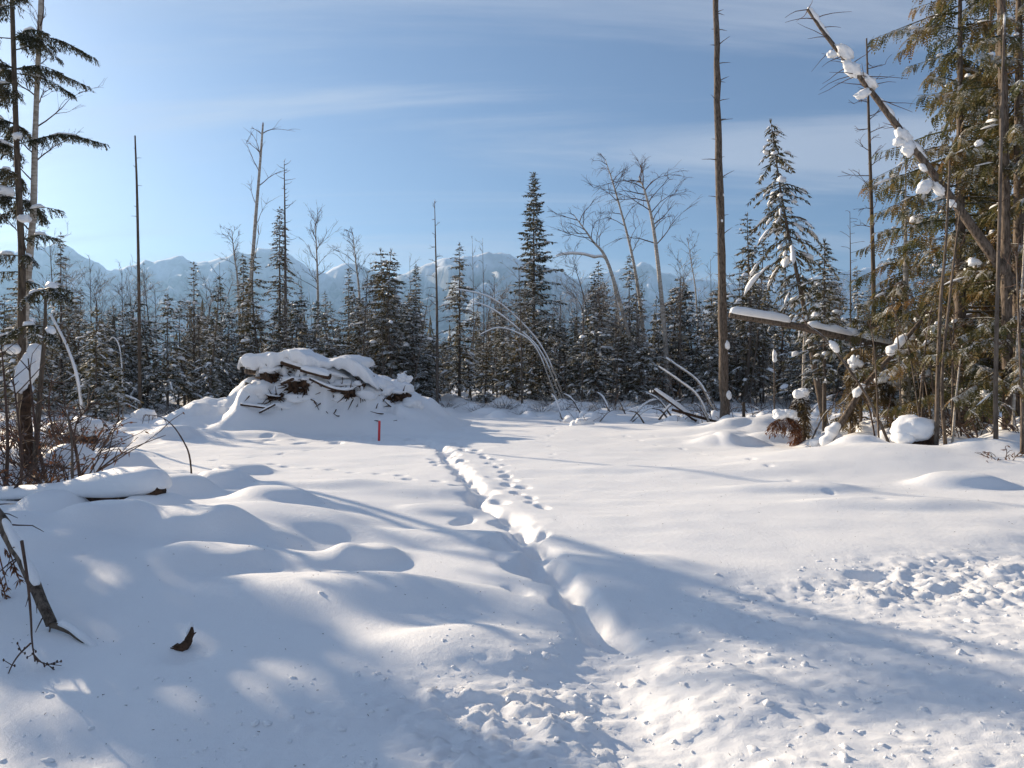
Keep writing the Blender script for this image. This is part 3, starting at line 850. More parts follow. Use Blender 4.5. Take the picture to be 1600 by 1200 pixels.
bare_tree('birch_tree', [(1044, 630), (1040, 540), (1030, 430), (1020, 350), (1008, 300), (998, 276)], 40, 'big bare birch with spreading drooping limbs right of the leaning birch', .17, 17, 2.6, seed=2, start=.48, weep=.30, sub=2, angle=1.0)
bare_tree('birch_tree', [(1012, 625), (1003, 500), (988, 400), (962, 300), (946, 250)], 43, 'tall bare birch leaning left with a wispy bent top', .13, 13, 2.1, seed=3, start=.5, weep=.3, sub=2)
bare_tree('birch_tree', [(1010, 600), (955, 425), (925, 375), (896, 335)], 41, 'bare birch leaning steeply left with a forked twiggy head', .13, 11, 2.3, seed=4, start=.5, weep=.2, sub=2)
bare_tree('bent_sapling', [(985, 560), (955, 425), (925, 402), (895, 397), (868, 401)], 42, 'slim birch arched over horizontally against the tall pyramid spruce', .07, 5, 1.0, seed=5, start=.6, snowy=1.3)
bare_tree('birch_tree', [(381, 610), (388, 500), (398, 360), (406, 260), (411, 192)], 42, 'tall thin leaning birch with few broken limbs above the log pile', .15, 9, 2.3, seed=6, start=.4, weep=.15, sub=1, r1=.05)
bare_tree('dead_tree', [(446, 600), (446, 450), (445, 330), (444, 250)], 42.5, 'dead bare pole with short combed branches beside the columnar spruce', .11, 26, .75, bark='bark_frost', seed=7, start=.5, angle=1.4, sub=0, weep=-.15)
bare_tree('birch_tree', [(378, 600), (372, 450), (366, 400), (362, 360)], 46, 'small bare birch with a rounded twiggy crown left of the thin leaning birch', .09, 12, 1.5, seed=8, start=.45, sub=2)
bare_tree('birch_tree', [(496, 600), (497, 480), (495, 400), (492, 342)], 46, 'bare birch with an even oval crown standing between the peaks', .11, 16, 1.9, seed=9, start=.4, sub=2, angle=.75, weep=0)
bare_tree('birch_tree', [(566, 600), (562, 470), (556, 410), (551, 362)], 46, 'bare birch with a twisted twiggy crown above the crest of the log pile', .10, 13, 1.7, seed=10, start=.5, sub=2)
bare_tree('dead_tree', [(683, 640), (683, 500), (681, 400), (679, 312)], 38, 'dead pole hung with a few tufts right of the log pile', .09, 16, .5, bark='bark_frost', seed=11, start=.3, angle=1.4, sub=1)
bare_tree('dead_tree', [(219, 648), (217, 450), (214, 300), (211, 212)], 29, 'very thin straight dead pole standing left of the log pile', .075, 14, .3, bark='bark', seed=12, start=.15, angle=1.4, sub=0, r1=.03)
bare_tree('dead_tree', [(1368, 600), (1365, 450), (1361, 300), (1357, 170), (1354, 60)], 24, 'thin dead pole behind the broken leaning trunk', .085, 26, .8, bark='bark', seed=13, start=.35, angle=1.3, sub=1, r1=.025)
bare_tree('dead_tree', [(1329, 600), (1329, 450), (1328, 330)], 30, 'short thin dead pole between the leaning spruce and the cedars', .05, 14, .6, bark='bark', seed=14, start=.5, angle=1.3, sub=0)
bare_tree('birch_tree', [(1093, 610), (1088, 470), (1080, 410), (1074, 372)], 44, 'slight bare birch left of the tall bare pole', .06, 9, 1.2, seed=15, start=.5, sub=2)
for k, (x, top, D) in enumerate([(738, 372, 47), (754, 372, 46), (772, 430, 46), (585, 428, 46), (343, 410, 45), (140, 400, 40), (190, 420, 38), (1110, 400, 47), (640, 400, 47), (1220, 440, 46),
                                 (60, 470, 40), (242, 450, 45), (900, 440, 48), (1290, 430, 45), (470, 430, 47)]):
    bare_tree('bare_sapling', [(x + rf.uniform(-6, 6), 620), (x + 2, 520), (x, top)], D, 'thin leafless sapling poking up among the spruces of the forest wall', .05, 10, 1.0, bark='bark_frost', seed=40 + k, start=.45, sub=1, angle=.7, group='leafless saplings of the forest wall')
for k in range(84):
    D = rf.uniform(36, 41); x = rf.choice((rf.uniform(60, 690), rf.uniform(890, 1380))); l = rf.uniform(-45, 45); t = rf.uniform(440, 570)
    bare_tree('bare_sapling', [(x, 625), (x + l * .4, 580), (x + l, t)], D, 'short grey leafless stem at the foot of the forest wall', rf.uniform(.025, .05), 7, .8, bark='bark_frost', twigmat='bark_frost', seed=90 + k, start=.3, sub=1, angle=.8, group='grey stems at the foot of the forest wall')

# bare crowns mixed into the forest wall
BP = []
for k in range(66):
    D = rf.uniform(37, 52); x = rf.uniform(20, 1400); t = rf.uniform(405, 500); X = px(x, D)
    if k < 5:
        o = bare_tree('bare_tree', [(x, 625), (x + rf.uniform(-8, 8), 520), (x + rf.uniform(-16, 16), t)], D, 'frosty leafless tree with a fine twiggy crown mixed into the forest wall', .06, 16, 1.7, bark='bark_frost', twigmat='bark_frost', seed=400 + k, start=.3, sub=2, angle=.75, tw=.008, group='frosty leafless trees of the forest wall')
        BP.append(o)
    else:
        o = copy_tree(BP[k % 5]); o.location = (X, D, gz(X, D) - .1); o.rotation_euler = (rf.gauss(0, .05), rf.gauss(0, .07), rf.uniform(0, 6.28)); s = rf.uniform(.65, 1.2); o.scale = (s, s, s)

# bowed saplings loaded with snow
for i, (pp, D, lab, r) in enumerate([
    ([(885, 640), (848, 545), (800, 490), (760, 463), (712, 452)], 38, 'uppermost of three saplings bowed left under snow before the pyramid spruce', .042),
    ([(880, 640), (845, 550), (808, 513), (770, 484), (735, 470)], 37.5, 'middle one of three saplings bowed left under snow before the pyramid spruce', .042),
    ([(872, 636), (838, 545), (805, 519), (775, 513), (748, 525)], 37, 'lowest and shortest of three saplings bowed left under snow', .036),
    ([(1112, 655), (1092, 622), (1062, 596), (1028, 573)], 26, 'sapling bowed left under a thick strip of snow left of the tall bare pole', .038),
    ([(1122, 630), (1092, 598), (1058, 572), (1040, 560)], 33, 'farther bowed sapling with a long strip of snow behind the first', .048),
    ([(132, 662), (122, 600), (105, 545), (78, 492)], 19, 'pale leaning birch trunk striped with snow behind the left-hand shrubs', .05),
    ([(192, 640), (191, 590), (187, 545), (178, 528), (170, 534)], 28, 'slim snow-plastered stem hooked over at its tip', .032)]):
    bare_tree('bent_sapling', pp, D, lab, r, 4 if i < 3 else 2, .8, bark='birch', seed=60 + i, start=.5, sub=1, snowy=1.2 if i < 5 else .6)

# ------------------------------------------------------------------ the tall dead pole
def pole():
    D = 25.5; b = base(1133, D); root = empty('dead_tree', b); tag(root, 'tall thick straight dead trunk with broken branch stubs standing in the open snow', 'tree')
    W = [Vector(b)] + [at(x, y, D) for x, y in [(1131, 560), (1127, 400), (1123, 250), (1120, 100), (1118, -30)]]
    sp = curve([w - Vector(b) for w in W], 26); T = MB()
    rj = random.Random(6); sp = [p + Vector((rj.gauss(0, .012), rj.gauss(0, .012), 0)) for p in sp]
    tube(T, sp, [(.175 - .0035 * i) * rj.uniform(.93, 1.07) + (.06 if i == 0 else 0) for i in range(26)], 14, True, .07, random.Random(3))
    T.build('trunk', M['bark_pole'], root)
    rnd = random.Random(4)
    for k in range(34):
        t = .2 + .78 * k / 34; f = t * 25; p = sp[int(f)]; a = rnd.choice((0, 3.14)) + rnd.uniform(-.9, .9); L = rnd.uniform(.15, .75)
        d = Vector((math.cos(a), math.sin(a), rnd.uniform(-.1, .6)))
        m = MB(); tube(m, [p, p + d * L * .5 + Vector((0, 0, .02)), p + d * L], [.022, .014, .005], 5); m.build('branch_stub', M['bark_pole'], root)
    for x, y, s in [(1136, 540, .15), (1138, 618, .16), (1128, 345, .06), (1130, 305, .05)]:
        c = at(x, y, D - .1) - Vector(b); m = MB(); blob(m, (0, 0, 0), s * .7, s * .6, s * 1.2, 0, .2, 2, .3, 1.5, x, .8); m.build('snow_clump', M['snow_soft'], root, loc=c)
    m = MB(); blob(m, (0, 0, 0), .42, .36, .38, 0, 0, 3, .2, 1.3, 4, .5); m.build('snow_clump', M['snow_soft'], root, loc=(.02, -.25, .12))
pole()

# broken leaning trunk with lumps of snow
def leaning_snag():
    D = 15.0
    P = [(1262, 15), (1300, 68), (1345, 122), (1400, 195), (1455, 268), (1500, 328), (1545, 392), (1620, 500), (1700, 615)]
    W = [at(x, y, D) for x, y in P][::-1]
    W[0].z = gz(W[0].x, D) - .15
    b = W[0].copy(); root = empty('leaning_tree', b); tag(root, 'broken grey trunk leaning far left across the cedars with fat lumps of snow', 'tree')
    sp = curve([w - b for w in W], 30); T = MB()
    tube(T, sp, [.12 - .0031 * i for i in range(30)], 9, True, .08, random.Random(8)); T.build('trunk', M['bark_pole'], root)
    rnd = random.Random(15); B = MB()
    for k in range(46):
        i = rnd.randrange(14, 30); p = sp[i]; a = rnd.uniform(0, 6.28); L = rnd.uniform(.25, .95) if i > 19 else rnd.uniform(.2, .4)
        d = Vector((math.cos(a) * .8 - .3, math.sin(a) * .6, rnd.uniform(-.4, .5))).normalized(); q = [p]
        for s in range(4):
            d = (d + Vector((rnd.uniform(-.2, .2), rnd.uniform(-.2, .2), rnd.uniform(-.25, .2)))).normalized(); q.append(q[-1] + d * L / 4)
        tube(B, q, [.012, .009, .007, .005, .003], 4, False)
    B.build('branches', M['twig'], root)
    for i0, i1 in ((15, 18), (18, 22), (22, 25), (25, 29)):
        S = MB(); snow_ridge(S, [p + Vector((0, 0, .05)) for p in sp[i0:i1 + 1]], .055, .075, i0, 9, 1.1, .5, 4); S.build('snow_strip', M['snow_soft'], root)
    for x, y, sx, sz, ti in [(1318, 82, .20, .11, -.8), (1300, 86, .09, .08, 0), (1330, 108, .2, .12, -.7), (1347, 148, .13, .1, .3), (1358, 128, .18, .09, -.8), (1410, 212, .17, .13, -.8),
                             (1418, 232, .15, .14, -1.2), (1404, 222, .1, .09, 0), (1447, 292, .15, .13, .6), (1466, 296, .16, .08, -.9), (1487, 318, .1, .07, -.8), (1442, 262, .09, .05, -.8)]:
        c = at(x, y, D - .02) - b; m = MB(); blob(m, (0, 0, 0), sx * 1.1, sx * .7, sz, 0, ti, 3, .55, 1.9, x * .37, .85); clump(m, sz * .8, x, 1.0, 3); m.build('snow_clump', M['snow_soft'], root, loc=c)
leaning_snag()

# fallen trunk hung up in the spruce, thick snow on top
def hung_log():
    D = 20.5
    W = [at(1140, 492, D), at(1235, 508, D), at(1370, 538, D), at(1500, 566, D + .6)]
    b = W[-1].copy(); b.z = gz(b.x, b.y); root = empty('fallen_tree', b); tag(root, 'fallen trunk hung up almost level against the cedars with a thick slab of snow', 'log')
    sp = curve([w - b for w in W], 16); T = MB(); tube(T, sp, [.085 + .003 * i for i in range(16)], 9, True, .06, random.Random(2)); T.build('trunk', M['bark_pole'], root)
    S = MB(); snow_ridge(S, [p + Vector((0, 0, .07)) for p in sp[:6]], .15, .21, 2, 10, .12, .2); S.build('snow_slab', M['snow_soft'], root)
    S = MB(); snow_ridge(S, [p + Vector((0, 0, .08)) for p in sp[6:12]], .13, .16, 5, 10, .5, .2); S.build('snow_slab', M['snow_soft'], root)
    m = MB(); tube(m, [sp[-1], Vector((.05, .1, .9)), Vector((.08, .05, -.2))], [.13, .14, .17], 9, True, .05); m.build('root_stem', M['bark_pole'], root)
hung_log()

# ------------------------------------------------------------------ twig shrubs
def shrub_parts(seed, h, n, spread, leaves=0):
    rnd = random.Random(seed); B, Lf = MB(), MB()
    for k in range(n):
        a = rnd.uniform(0, 6.28); r = rnd.uniform(0, .12); p = Vector((r * math.cos(a), r * math.sin(a), -.1)); d = Vector((math.cos(a) * spread, math.sin(a) * spread, 1)).normalized(); L = h * rnd.uniform(.5, 1.1); q = [p]
        for s in range(6):
            d = (d + Vector((rnd.uniform(-.22, .22), rnd.uniform(-.22, .22), rnd.uniform(-.22, .1)))).normalized(); q.append(q[-1] + d * L / 6)
        tube(B, q, [.011 - .0013 * i for i in range(7)], 4, False)
        for j in range(rnd.choice((2, 3, 4, 5))):
            i = rnd.randrange(2, 7); e = (d + Vector((rnd.uniform(-1, 1), rnd.uniform(-1, 1), rnd.uniform(-.4, .6)))).normalized(); l = L * rnd.uniform(.15, .35)
            tube(B, [q[i], q[i] + e * l * .5 + Vector((0, 0, .01)), q[i] + e * l + Vector((0, 0, -.02))], [.006, .005, .003], 3, False)
            for z in range(leaves):
                c = q[i] + e * l * rnd.uniform(.3, 1); dd = Vector((rnd.uniform(-1, 1), rnd.uniform(-1, 1), rnd.uniform(-1.4, .2))).normalized()
                kite(Lf, c, dd, dd.cross(Vector((rnd.uniform(-1, 1), rnd.uniform(-1, 1), .3))).normalized(), .025, rnd.uniform(.05, .11))
    return B, Lf
# ------------------------------------------------------------------ right-hand details
def stick(name, P, D, r0, r1, label, bark='bark_pole', cat='trunk', group=None, snow=None, twigs=0, seed=1, D2=None):
    n = len(P); W = [at(x, y, D + ((D2 - D) * i / (n - 1) if D2 else 0)) for i, (x, y) in enumerate(P)]
    W[0].z = gz(W[0].x, W[0].y) - .1
    b = W[0].copy(); root = empty(name, b); tag(root, label, cat, group)
    sp = curve([w - b for w in W], 14); T = MB(); tube(T, sp, [r0 + (r1 - r0) * i / 13 for i in range(14)], 7, True, .06, random.Random(seed)); T.build('trunk' , M[bark], root)
    if twigs:
        rnd = random.Random(seed); B = MB()
        for k in range(twigs):
            i = rnd.randrange(4, 14); d = Vector((rnd.uniform(-1, 1), rnd.uniform(-.8, .8), rnd.uniform(-.1, 1))).normalized(); L = rnd.uniform(.15, .7); q = [sp[i]]
            for s in range(3):
                d = (d + Vector((rnd.uniform(-.3, .3), rnd.uniform(-.3, .3), rnd.uniform(-.3, .2)))).normalized(); q.append(q[-1] + d * L / 3)
            tube(B, q, [.009, .007, .005, .003], 4, False)
        B.build('twigs', M['twig'], root)
    for (s0, s1, w, h) in (snow or []):
        S = MB(); pp = [sp[0].lerp(sp[-1], 0) for _ in ()] or [curve(sp, 40)[int(39 * (s0 + (s1 - s0) * i / 8))] + Vector((0, 0, r0 * .6)) for i in range(9)]
        snow_ridge(S, pp, w, h, seed, 8, .9, .45, 3); S.build('snow_clump', M['snow_soft'], root)
    return root

stick('sapling', [(1463, 712), (1465, 600), (1470, 470), (1478, 380), (1484, 250)], 14.2, .045, .018, 'slim grey stem rising from the right end of the snow mound beside the capped stump', twigs=14, seed=2)
stick('sapling', [(1478, 700), (1472, 590), (1488, 430), (1500, 330)], 14.8, .04, .015, 'slim grey stem crossing close behind the first one by the capped stump', twigs=10, seed=3)
stick('sapling', [(1487, 700), (1492, 640), (1497, 590), (1503, 540)], 14.4, .028, .01, 'short white birch shoot right of the paired slim stems', 'birch', twigs=8, seed=4)
stick('sapling', [(1556, 722), (1556, 600), (1558, 480), (1562, 330), (1566, 150), (1570, 20)], 13.6, .045, .02, 'slim straight pale stem in front of the thick dark trunk at the thicket', 'bark_frost', twigs=16, seed=5)
stick('cedar_tree', [(1577, 706), (1574, 560), (1572, 430), (1570, 260), (1566, 60), (1564, -40)], 15.0, .12, .07, 'thick brown bare trunk behind the slim pale stem at the thicket', twigs=12, seed=6)
stick('sapling', [(1597, 735), (1597, 640), (1592, 500), (1588, 400)], 13.0, .035, .012, 'slim stem standing nearest the road beside the brown twig thicket', twigs=14, seed=7)
stick('sapling', [(1582, 715), (1588, 560), (1598, 430), (1606, 260)], 14.2, .03, .012, 'thin stem bending right behind the twig thicket', 'birch', twigs=10, seed=8)
stick('cedar_tree', [(1520, 690), (1515, 600), (1505, 520), (1490, 430)], 17.5, .12, .08, 'dark leaning trunk behind the white birch shoot', 'bark', seed=9)
stick('cedar_tree', [(1540, 690), (1538, 560), (1545, 400), (1556, 250), (1560, 60)], 18.5, .12, .06, 'reddish trunk deep in the cedars right of the broken leaning trunk', seed=10, twigs=10)
stick('sapling', [(1254, 620), (1256, 560), (1258, 500), (1254, 430)], 26, .06, .04, 'pale straight stem left of the small dark fir', 'birch', seed=11)
stick('leaning_pole', [(1396, 690), (1362, 632), (1325, 575), (1290, 530), (1262, 508)], 16.5, .035, .02, 'thin pale pole leaning left over the snow-lumped trunk', 'bark_frost', twigs=8, seed=12, snow=[(.62, .72, .07, .1)])
stick('leaning_tree', [(1283, 700), (1318, 655), (1352, 602), (1400, 548), (1440, 500)], 17.0, .085, .045, 'leaning trunk with a white roll of snow on its foot crossing the thin pale pole', 'bark_pole', seed=13, twigs=10, snow=[(.04, .22, .15, .17), (.40, .5, .09, .1), (.7, .85, .12, .14)])
stick('fallen_branch', [(1262, 665), (1290, 645), (1318, 628), (1345, 590)], 17.5, .025, .01, 'thin fallen branch before the bent withered cedar', 'bark_frost', twigs=8, seed=14)
stick('snow_post', [(1162, 660), (1162, 640), (1162, 628)], 26.0, .06, .055, 'short broken dark stub standing right of the tall bare pole', 'bark', 'stump', seed=15)
stick('bare_sapling', [(1210, 640), (1210, 600), (1209, 545)], 27, .035, .02, 'bare snow-tipped sapling between the tall bare pole and the leaning spruce', 'bark_frost', seed=16, twigs=6, snow=[(.8, .98, .09, .12)])
for k, (x, y0, x2, y2, D) in enumerate([(1150, 655, 1140, 628, 25), (1180, 655, 1172, 620, 25.5), (1216, 655, 1198, 618, 25), (1115, 650, 1103, 622, 26), (1098, 652, 1096, 628, 27)]):
    stick('bare_shoot', [(x, y0), ((x + x2) / 2 - 2, (y0 + y2) / 2), (x2, y2)], D, .014, .006, 'thin dark shoot leaning left in the open snow around the tall bare pole', 'twig', 'shoot', group='dark shoots round the tall pole', seed=20 + k)

def withered_clump(x, D, h, label, seed, fol='straw', lean=(-.3, 0)):
    b = Vector(base(x, D)); root = empty('bent_cedar', b); tag(root, label, 'tree')
    rnd = random.Random(seed); T, C = MB(), MB()
    sp = curve([(0, 0, 0), (.02, 0, h * .5), (lean[0] * .3, lean[1], h * .9), (lean[0], lean[1], h * .98), (lean[0] * 2.0, lean[1], h * .8)], 14)
    tube(T, sp, [.05 - .003 * i for i in range(14)], 7); T.build('trunk', M['bark_pole'], root)
    for k in range(int(150 * h)):
        i = rnd.randrange(2, 14); a = rnd.uniform(0, 6.28); p = sp[i]; L = rnd.uniform(.2, .5)
        d = Vector((math.cos(a) * .6, math.sin(a) * .6, -.35)).normalized(); q = p
        for j in range(6):
            d = (d + Vector((0, 0, -.3))).normalized(); sd = d.cross(Vector((rnd.uniform(-1, 1), rnd.uniform(-1, 1), .2))).normalized()
            for s in (-1, 1): kite(C, q, (d * .8 + sd * s * .6).normalized(), d.cross(sd), .03, L * .32)
            q = q + d * L / 6
    C.build('crown', M[fol], root, False)
    for j, (i, s) in enumerate([(8, .17), (11, .20), (6, .10)]):
        m = MB(); clump(m, s * .85, seed * 9 + j, .85, 4); m.build('snow_clump', M['snow_soft'], root, loc=sp[i] + Vector((0, -.03, .07)))
    return root
withered_clump(1256, 18.2, 1.35, 'small bent-over cedar with straw-brown fronds and a cap of snow by the mound', 1, lean=(-.12, -.1))
withered_clump(1330, 18.4, 1.9, 'taller withered cedar curtained with hanging dry fronds beside the crossed poles', 2, lean=(.1, 0))
withered_clump(1440, 18.5, 1.5, 'withered bent cedar behind the thick pale trunk of the short cedar', 3, lean=(.2, 0))
withered_clump(1392, 18.9, 1.6, 'withered cedar clump left of the short cedar trunk', 4, lean=(-.15, .1))
withered_clump(1525, 16.5, 1.7, 'green-brown young cedar among the trunks right of the white birch shoot', 5, 'cedar', lean=(.15, 0))
withered_clump(1245, 17.9, .8, 'low rust-coloured bough drooping left of the bent-over cedar', 6, 'dead_needles', lean=(-.3, 0))

rq = random.Random(52)
for k in range(22):                      # deadfall at the foot of the forest wall
    D = rq.uniform(27, 34); x = rq.uniform(850, 1260); l = rq.choice((-1, 1)) * rq.uniform(15, 60); hh = rq.uniform(5, 38); y0 = HOR + 1.5 * FPX / D
    stick('fallen_branch', [(x, y0), (x + l * .5, y0 - hh * .65), (x + l, y0 - hh)], D, rq.uniform(.02, .05), .012, 'snowy dead branch slanting out of the snow between the clearing and the forest wall', rq.choice(('bark_frost', 'bark_pole')), 'branch', group='dead branches along the clearing edge', twigs=7, seed=600 + k,
          snow=[(.15, .85, .035, .05)] if k % 2 else None)
for k in range(14):
    D = rq.uniform(25, 34); x = rq.uniform(860, 1270); r = rq.uniform(.2, .42)
    root = empty('snow_heap', base(x, D, .05)); tag(root, 'rounded snow heap over brush between the clearing and the forest wall', 'snow heap', 'snow heaps along the clearing edge')
    m = MB(); clump(m, r, k * 17 + 3, .7, 5); m.build('snow', M['snow_soft'], root, loc=(0, 0, r * .3))
    B, _ = shrub_parts(700 + k, r * 2.2, 7, .9); B.build('stems', M['twig'], root)
rw = random.Random(44)
for k in range(34):                      # dead limbs caught between the right-hand trunks
    D = rw.uniform(15, 20); x = rw.uniform(1370, 1640); y = rw.uniform(600, 690); l = rw.uniform(-90, 90); hh = rw.uniform(40, 190)
    stick('dead_limb', [(x, y), (x + l * .4, y - hh * .55), (x + l, y - hh)], D, rw.uniform(.012, .03), .006, 'dead grey limb caught upright among the trunks and cedars of the right-hand wood', rw.choice(('bark_frost', 'bark_pole', 'twig')), 'limb', group='dead limbs in the right-hand wood', twigs=9, seed=300 + k,
          D2=D + rw.uniform(-1, 1))
for k, (x, D, r) in enumerate([(1400, 17.5, .3), (1450, 17, .35), (1500, 16, .3), (1535, 15.5, .35), (1580, 15.8, .4), (1360, 18.5, .3), (1480, 19, .45), (1300, 18, .22), (1280, 17.3, .2), (1610, 14.5, .3)]):
    root = empty('snow_heap', base(x, D, .05)); tag(root, 'lumpy heap of snow resting on brush between the right-hand trunks', 'snow heap', 'snow heaps in the right-hand wood')
    m = MB(); clump(m, r, k * 13 + 5, .75, 6); m.build('snow', M['snow_soft'], root, loc=(0, 0, r * .45))
    B, _ = shrub_parts(500 + k, r * 1.6, 7, 1.0); B.build('stems', M['twig'], root)

# capped stump on the mound
def stump():
    D = 14.6; b = Vector(base(1428, D, .12)); root = empty('tree_stump', b); tag(root, 'dark rotten stump under a big rounded cap of snow on the right-hand mound', 'stump')
    m = MB(); rnd = random.Random(2)
    tube(m, [(0, -.02, -.2), (.05, -.05, .1), (.08, -.06, .28), (.05, 0, .42)], [.33, .27, .24, .2], 14, True, .16, rnd); m.build('trunk', M['wood_dark'], root)
    for k in range(5):
        a = -1.9 + k * .3; r = MB(); tube(r, [(.05 + .2 * math.cos(a), .2 * math.sin(a), .2), (.05 + .36 * math.cos(a), .36 * math.sin(a), .05), (.05 + .5 * math.cos(a), .5 * math.sin(a), -.14)], [.07, .05, .03], 6, True, .1, rnd); r.build('root', M['wood_dark'], root)
    m = MB(); blob(m, (0, 0, 0), .40, .36, .30, .2, .05, 4, .22, 1.4, 7, .85); blob(m, (-.22, -.05, -.12), .20, .24, .2, 0, 0, 3, .2, 1.3, 5, .9); m.build('snow_cap', M['snow_soft'], root, loc=(-.06, -.08, .42))
stump()

def shrub(x, D, label, seed, h, n, spread=.5, leaves=0, group=None):
    root = empty('twig_shrub', base(x, D, .02)); tag(root, label, 'shrub', group)
    B, Lf = shrub_parts(seed, h, n, spread, leaves)
    ch = [B.build('stems', M['twig'], root)]
    if Lf.v: ch.append(Lf.build('leaves', M['dead_needles'], root, False))
    KIDS[root.name] = ch
    return root
shrub(1570, 12.9, 'low reddish-brown twig thicket on the snow at the right edge of the wood', 1, .45, 14, 1.0, 1)
s0 = shrub(1440, 16.2, 'leafless brown shrub standing among the cedars and trunks of the right-hand wood', 2, .8, 14, .7, 0, 'shrubs of the right-hand wood')
rsb = random.Random(6)
for x, D in [(1455, 15.6), (1500, 15.2), (1380, 19), (1530, 14.8), (1575, 15.5), (1470, 18), (1420, 17.5), (1600, 14)]:
    o = copy_tree(s0); o.location = base(x, D, .02); o.rotation_euler = (0, 0, rsb.uniform(0, 6)); s = rsb.uniform(.7, 1.3); o.scale = (s, s, s)
s1 = shrub(90, 12.5, 'dark bare shrub with rusty leaf scraps among the left-hand trunks', 3, 1.05, 12, .6, 1, 'shrubs among the left-hand trunks')
for x, D in [(30, 11.5), (130, 12.2), (60, 14), (10, 13), (115, 15), (150, 16), (55, 10.2), (-30, 12), (5, 9.8), (40, 9.2), (100, 10.4), (80, 11.4), (20, 15), (135, 14), (160, 18), (90, 17), (0, 17), (60, 19)]:
    o = copy_tree(s1); o.location = base(x, D, .02); o.rotation_euler = (0, 0, rsb.uniform(0, 6)); s = rsb.uniform(.6, 1.4); o.scale = (s, s, s)
s2 = shrub(700, 36, 'frosted brush at the snowy foot of the forest wall', 4, .9, 18, .9, 0, 'brush at the foot of the forest wall')
KIDS[s2.name][0].data.materials[0] = M['bark_frost']
for k in range(60):
    D = rsb.uniform(33.5, 38.5); x = rsb.uniform(690, 1390) if k < 46 else rsb.uniform(60, 330)
    if k >= 46: D = rsb.uniform(26, 33)
    o = copy_tree(s2); o.location = base(x, D, .02); o.rotation_euler = (0, 0, rsb.uniform(0, 6)); s = rsb.uniform(.6, 1.5); o.scale = (s, s, s)

# ------------------------------------------------------------------ left foreground trees
def needle_bough(C, S, p, tip, rnd, hang=.35, w=.03, dens=1.0):
    """a bough from p to tip with hanging needle sprays"""
    p, tip = Vector(p), Vector(tip); L = (tip - p).length
    pts_ = curve([p, p.lerp(tip, .5) + Vector((0, 0, .10 * L)), tip], 12)
    tube(C, pts_, [.016 - .001 * i for i in range(12)], 4, False)
    up = Vector((0, 0, 1)); ax = (tip - p).normalized(); sd = ax.cross(up).normalized()
    for k in range(int(L / .018 * dens)):
        s = rnd.uniform(.12, 1) * 11; i = min(int(s), 10); q = pts_[i].lerp(pts_[i + 1], s - i); l = hang * rnd.uniform(.4, 1.1) * (1.15 - .6 * s / 11)
        d = (ax * rnd.uniform(.2, .8) + sd * rnd.uniform(-.9, .9) + up * rnd.uniform(-.9, -.05)).normalized()
        for j in range(5):
            d = (d + up * -.16).normalized(); f = d.cross(Vector((rnd.uniform(-1, 1), rnd.uniform(-1, 1), rnd.uniform(-1, 1)))).normalized()
            for sg in (-1, 1): kite(C, q, (d + f * sg * .7).normalized(), d.cross(f), w * .8, l * .34)
            q = q + d * l / 5
    if rnd.random() < .75:
        i0 = rnd.randrange(1, 6); w_ = rnd.uniform(.03, .07); snow_ridge(S, [pts_[i0 + j] + up * .02 for j in range(5)], w_, w_, rnd.random() * 50, 6, .5, .3)

def left_tree():
    D = 18.0; W = [at(x, y, D) for x, y in [(36, 690), (34, 520), (34, 400), (27, 250), (21, 70), (14, -160)]]
    W[0].z = gz(W[0].x, D) - .15
    b = W[0].copy(); root = empty('fir_tree', b); tag(root, 'dark-stemmed fir with drooping feathery boughs twined close to a birch', 'tree')
    sp = curve([w - b for w in W], 22); T = MB(); tube(T, sp, [.105 - .003 * i for i in range(22)], 9, True, .05, random.Random(3)); T.build('trunk', M['bark'], root)
    rnd = random.Random(21); C, S = MB(), MB()
    def bo(x0, y0, x1, y1, dd, **k): needle_bough(C, S, at(x0, y0, D) - b, at(x1, y1, D + dd) - b, rnd, **k)
    bo(24, 62, 150, 92, -.6); bo(24, 78, 95, 75, .5); bo(27, 115, 118, 150, .3); bo(26, 130, -40, 150, 0)
    bo(28, 225, 168, 226, -.3, hang=.30, dens=1.4); bo(28, 230, -30, 240, .2); bo(30, 300, -30, 330, -.3); bo(33, 375, 88, 372, -.2)
    bo(31, 325, -20, 360, .3); bo(34, 330, 100, 330, .3, dens=.5); bo(34, 400, 55, 410, -.6); bo(34, 400, -30, 410, 0); bo(35, 425, -40, 440, -.4); bo(35, 440, 60, 445, .4); bo(35, 520, -30, 545, 0); bo(35, 520, 90, 545, .3, dens=.5)
    for k in range(40):
        z = rnd.uniform(7.2, 12.5); a = rnd.uniform(1.6, 4.7) if z < 9.2 else rnd.uniform(0, 6.28); i = min(21, int(z / (W[-1] - b).z * 21)); L = rnd.uniform(.8, 1.7)
        needle_bough(C, S, sp[i], sp[i] + Vector((math.cos(a) * L, math.sin(a) * L, -.15 * L)), rnd)
    C.build('crown', M['dark_fir'], root, False); S.build('snow_load', M['snow_soft'], root)
    for x, y, s in [(5, 300, .22), (38, 342, .16), (0, 232, .2), (28, 212, .12), (-30, 420, .2), (20, 545, .2)]:
        m = MB(); clump(m, s * .85, x + y + 99, .9, 4); m.build('snow_clump', M['snow_soft'], root, loc=at(x, y, D - .2) - b)
left_tree()
bare_tree('birch_tree', [(30, 690), (35, 570), (43, 440), (52, 330), (55, 210), (60, 90), (66, -50)], 18.5, 'pale birch twined round the dark-stemmed fir by the clearing', .10, 15, 1.5, seed=31, start=.35, weep=.15, sub=2, tw=.006, r1=.05)

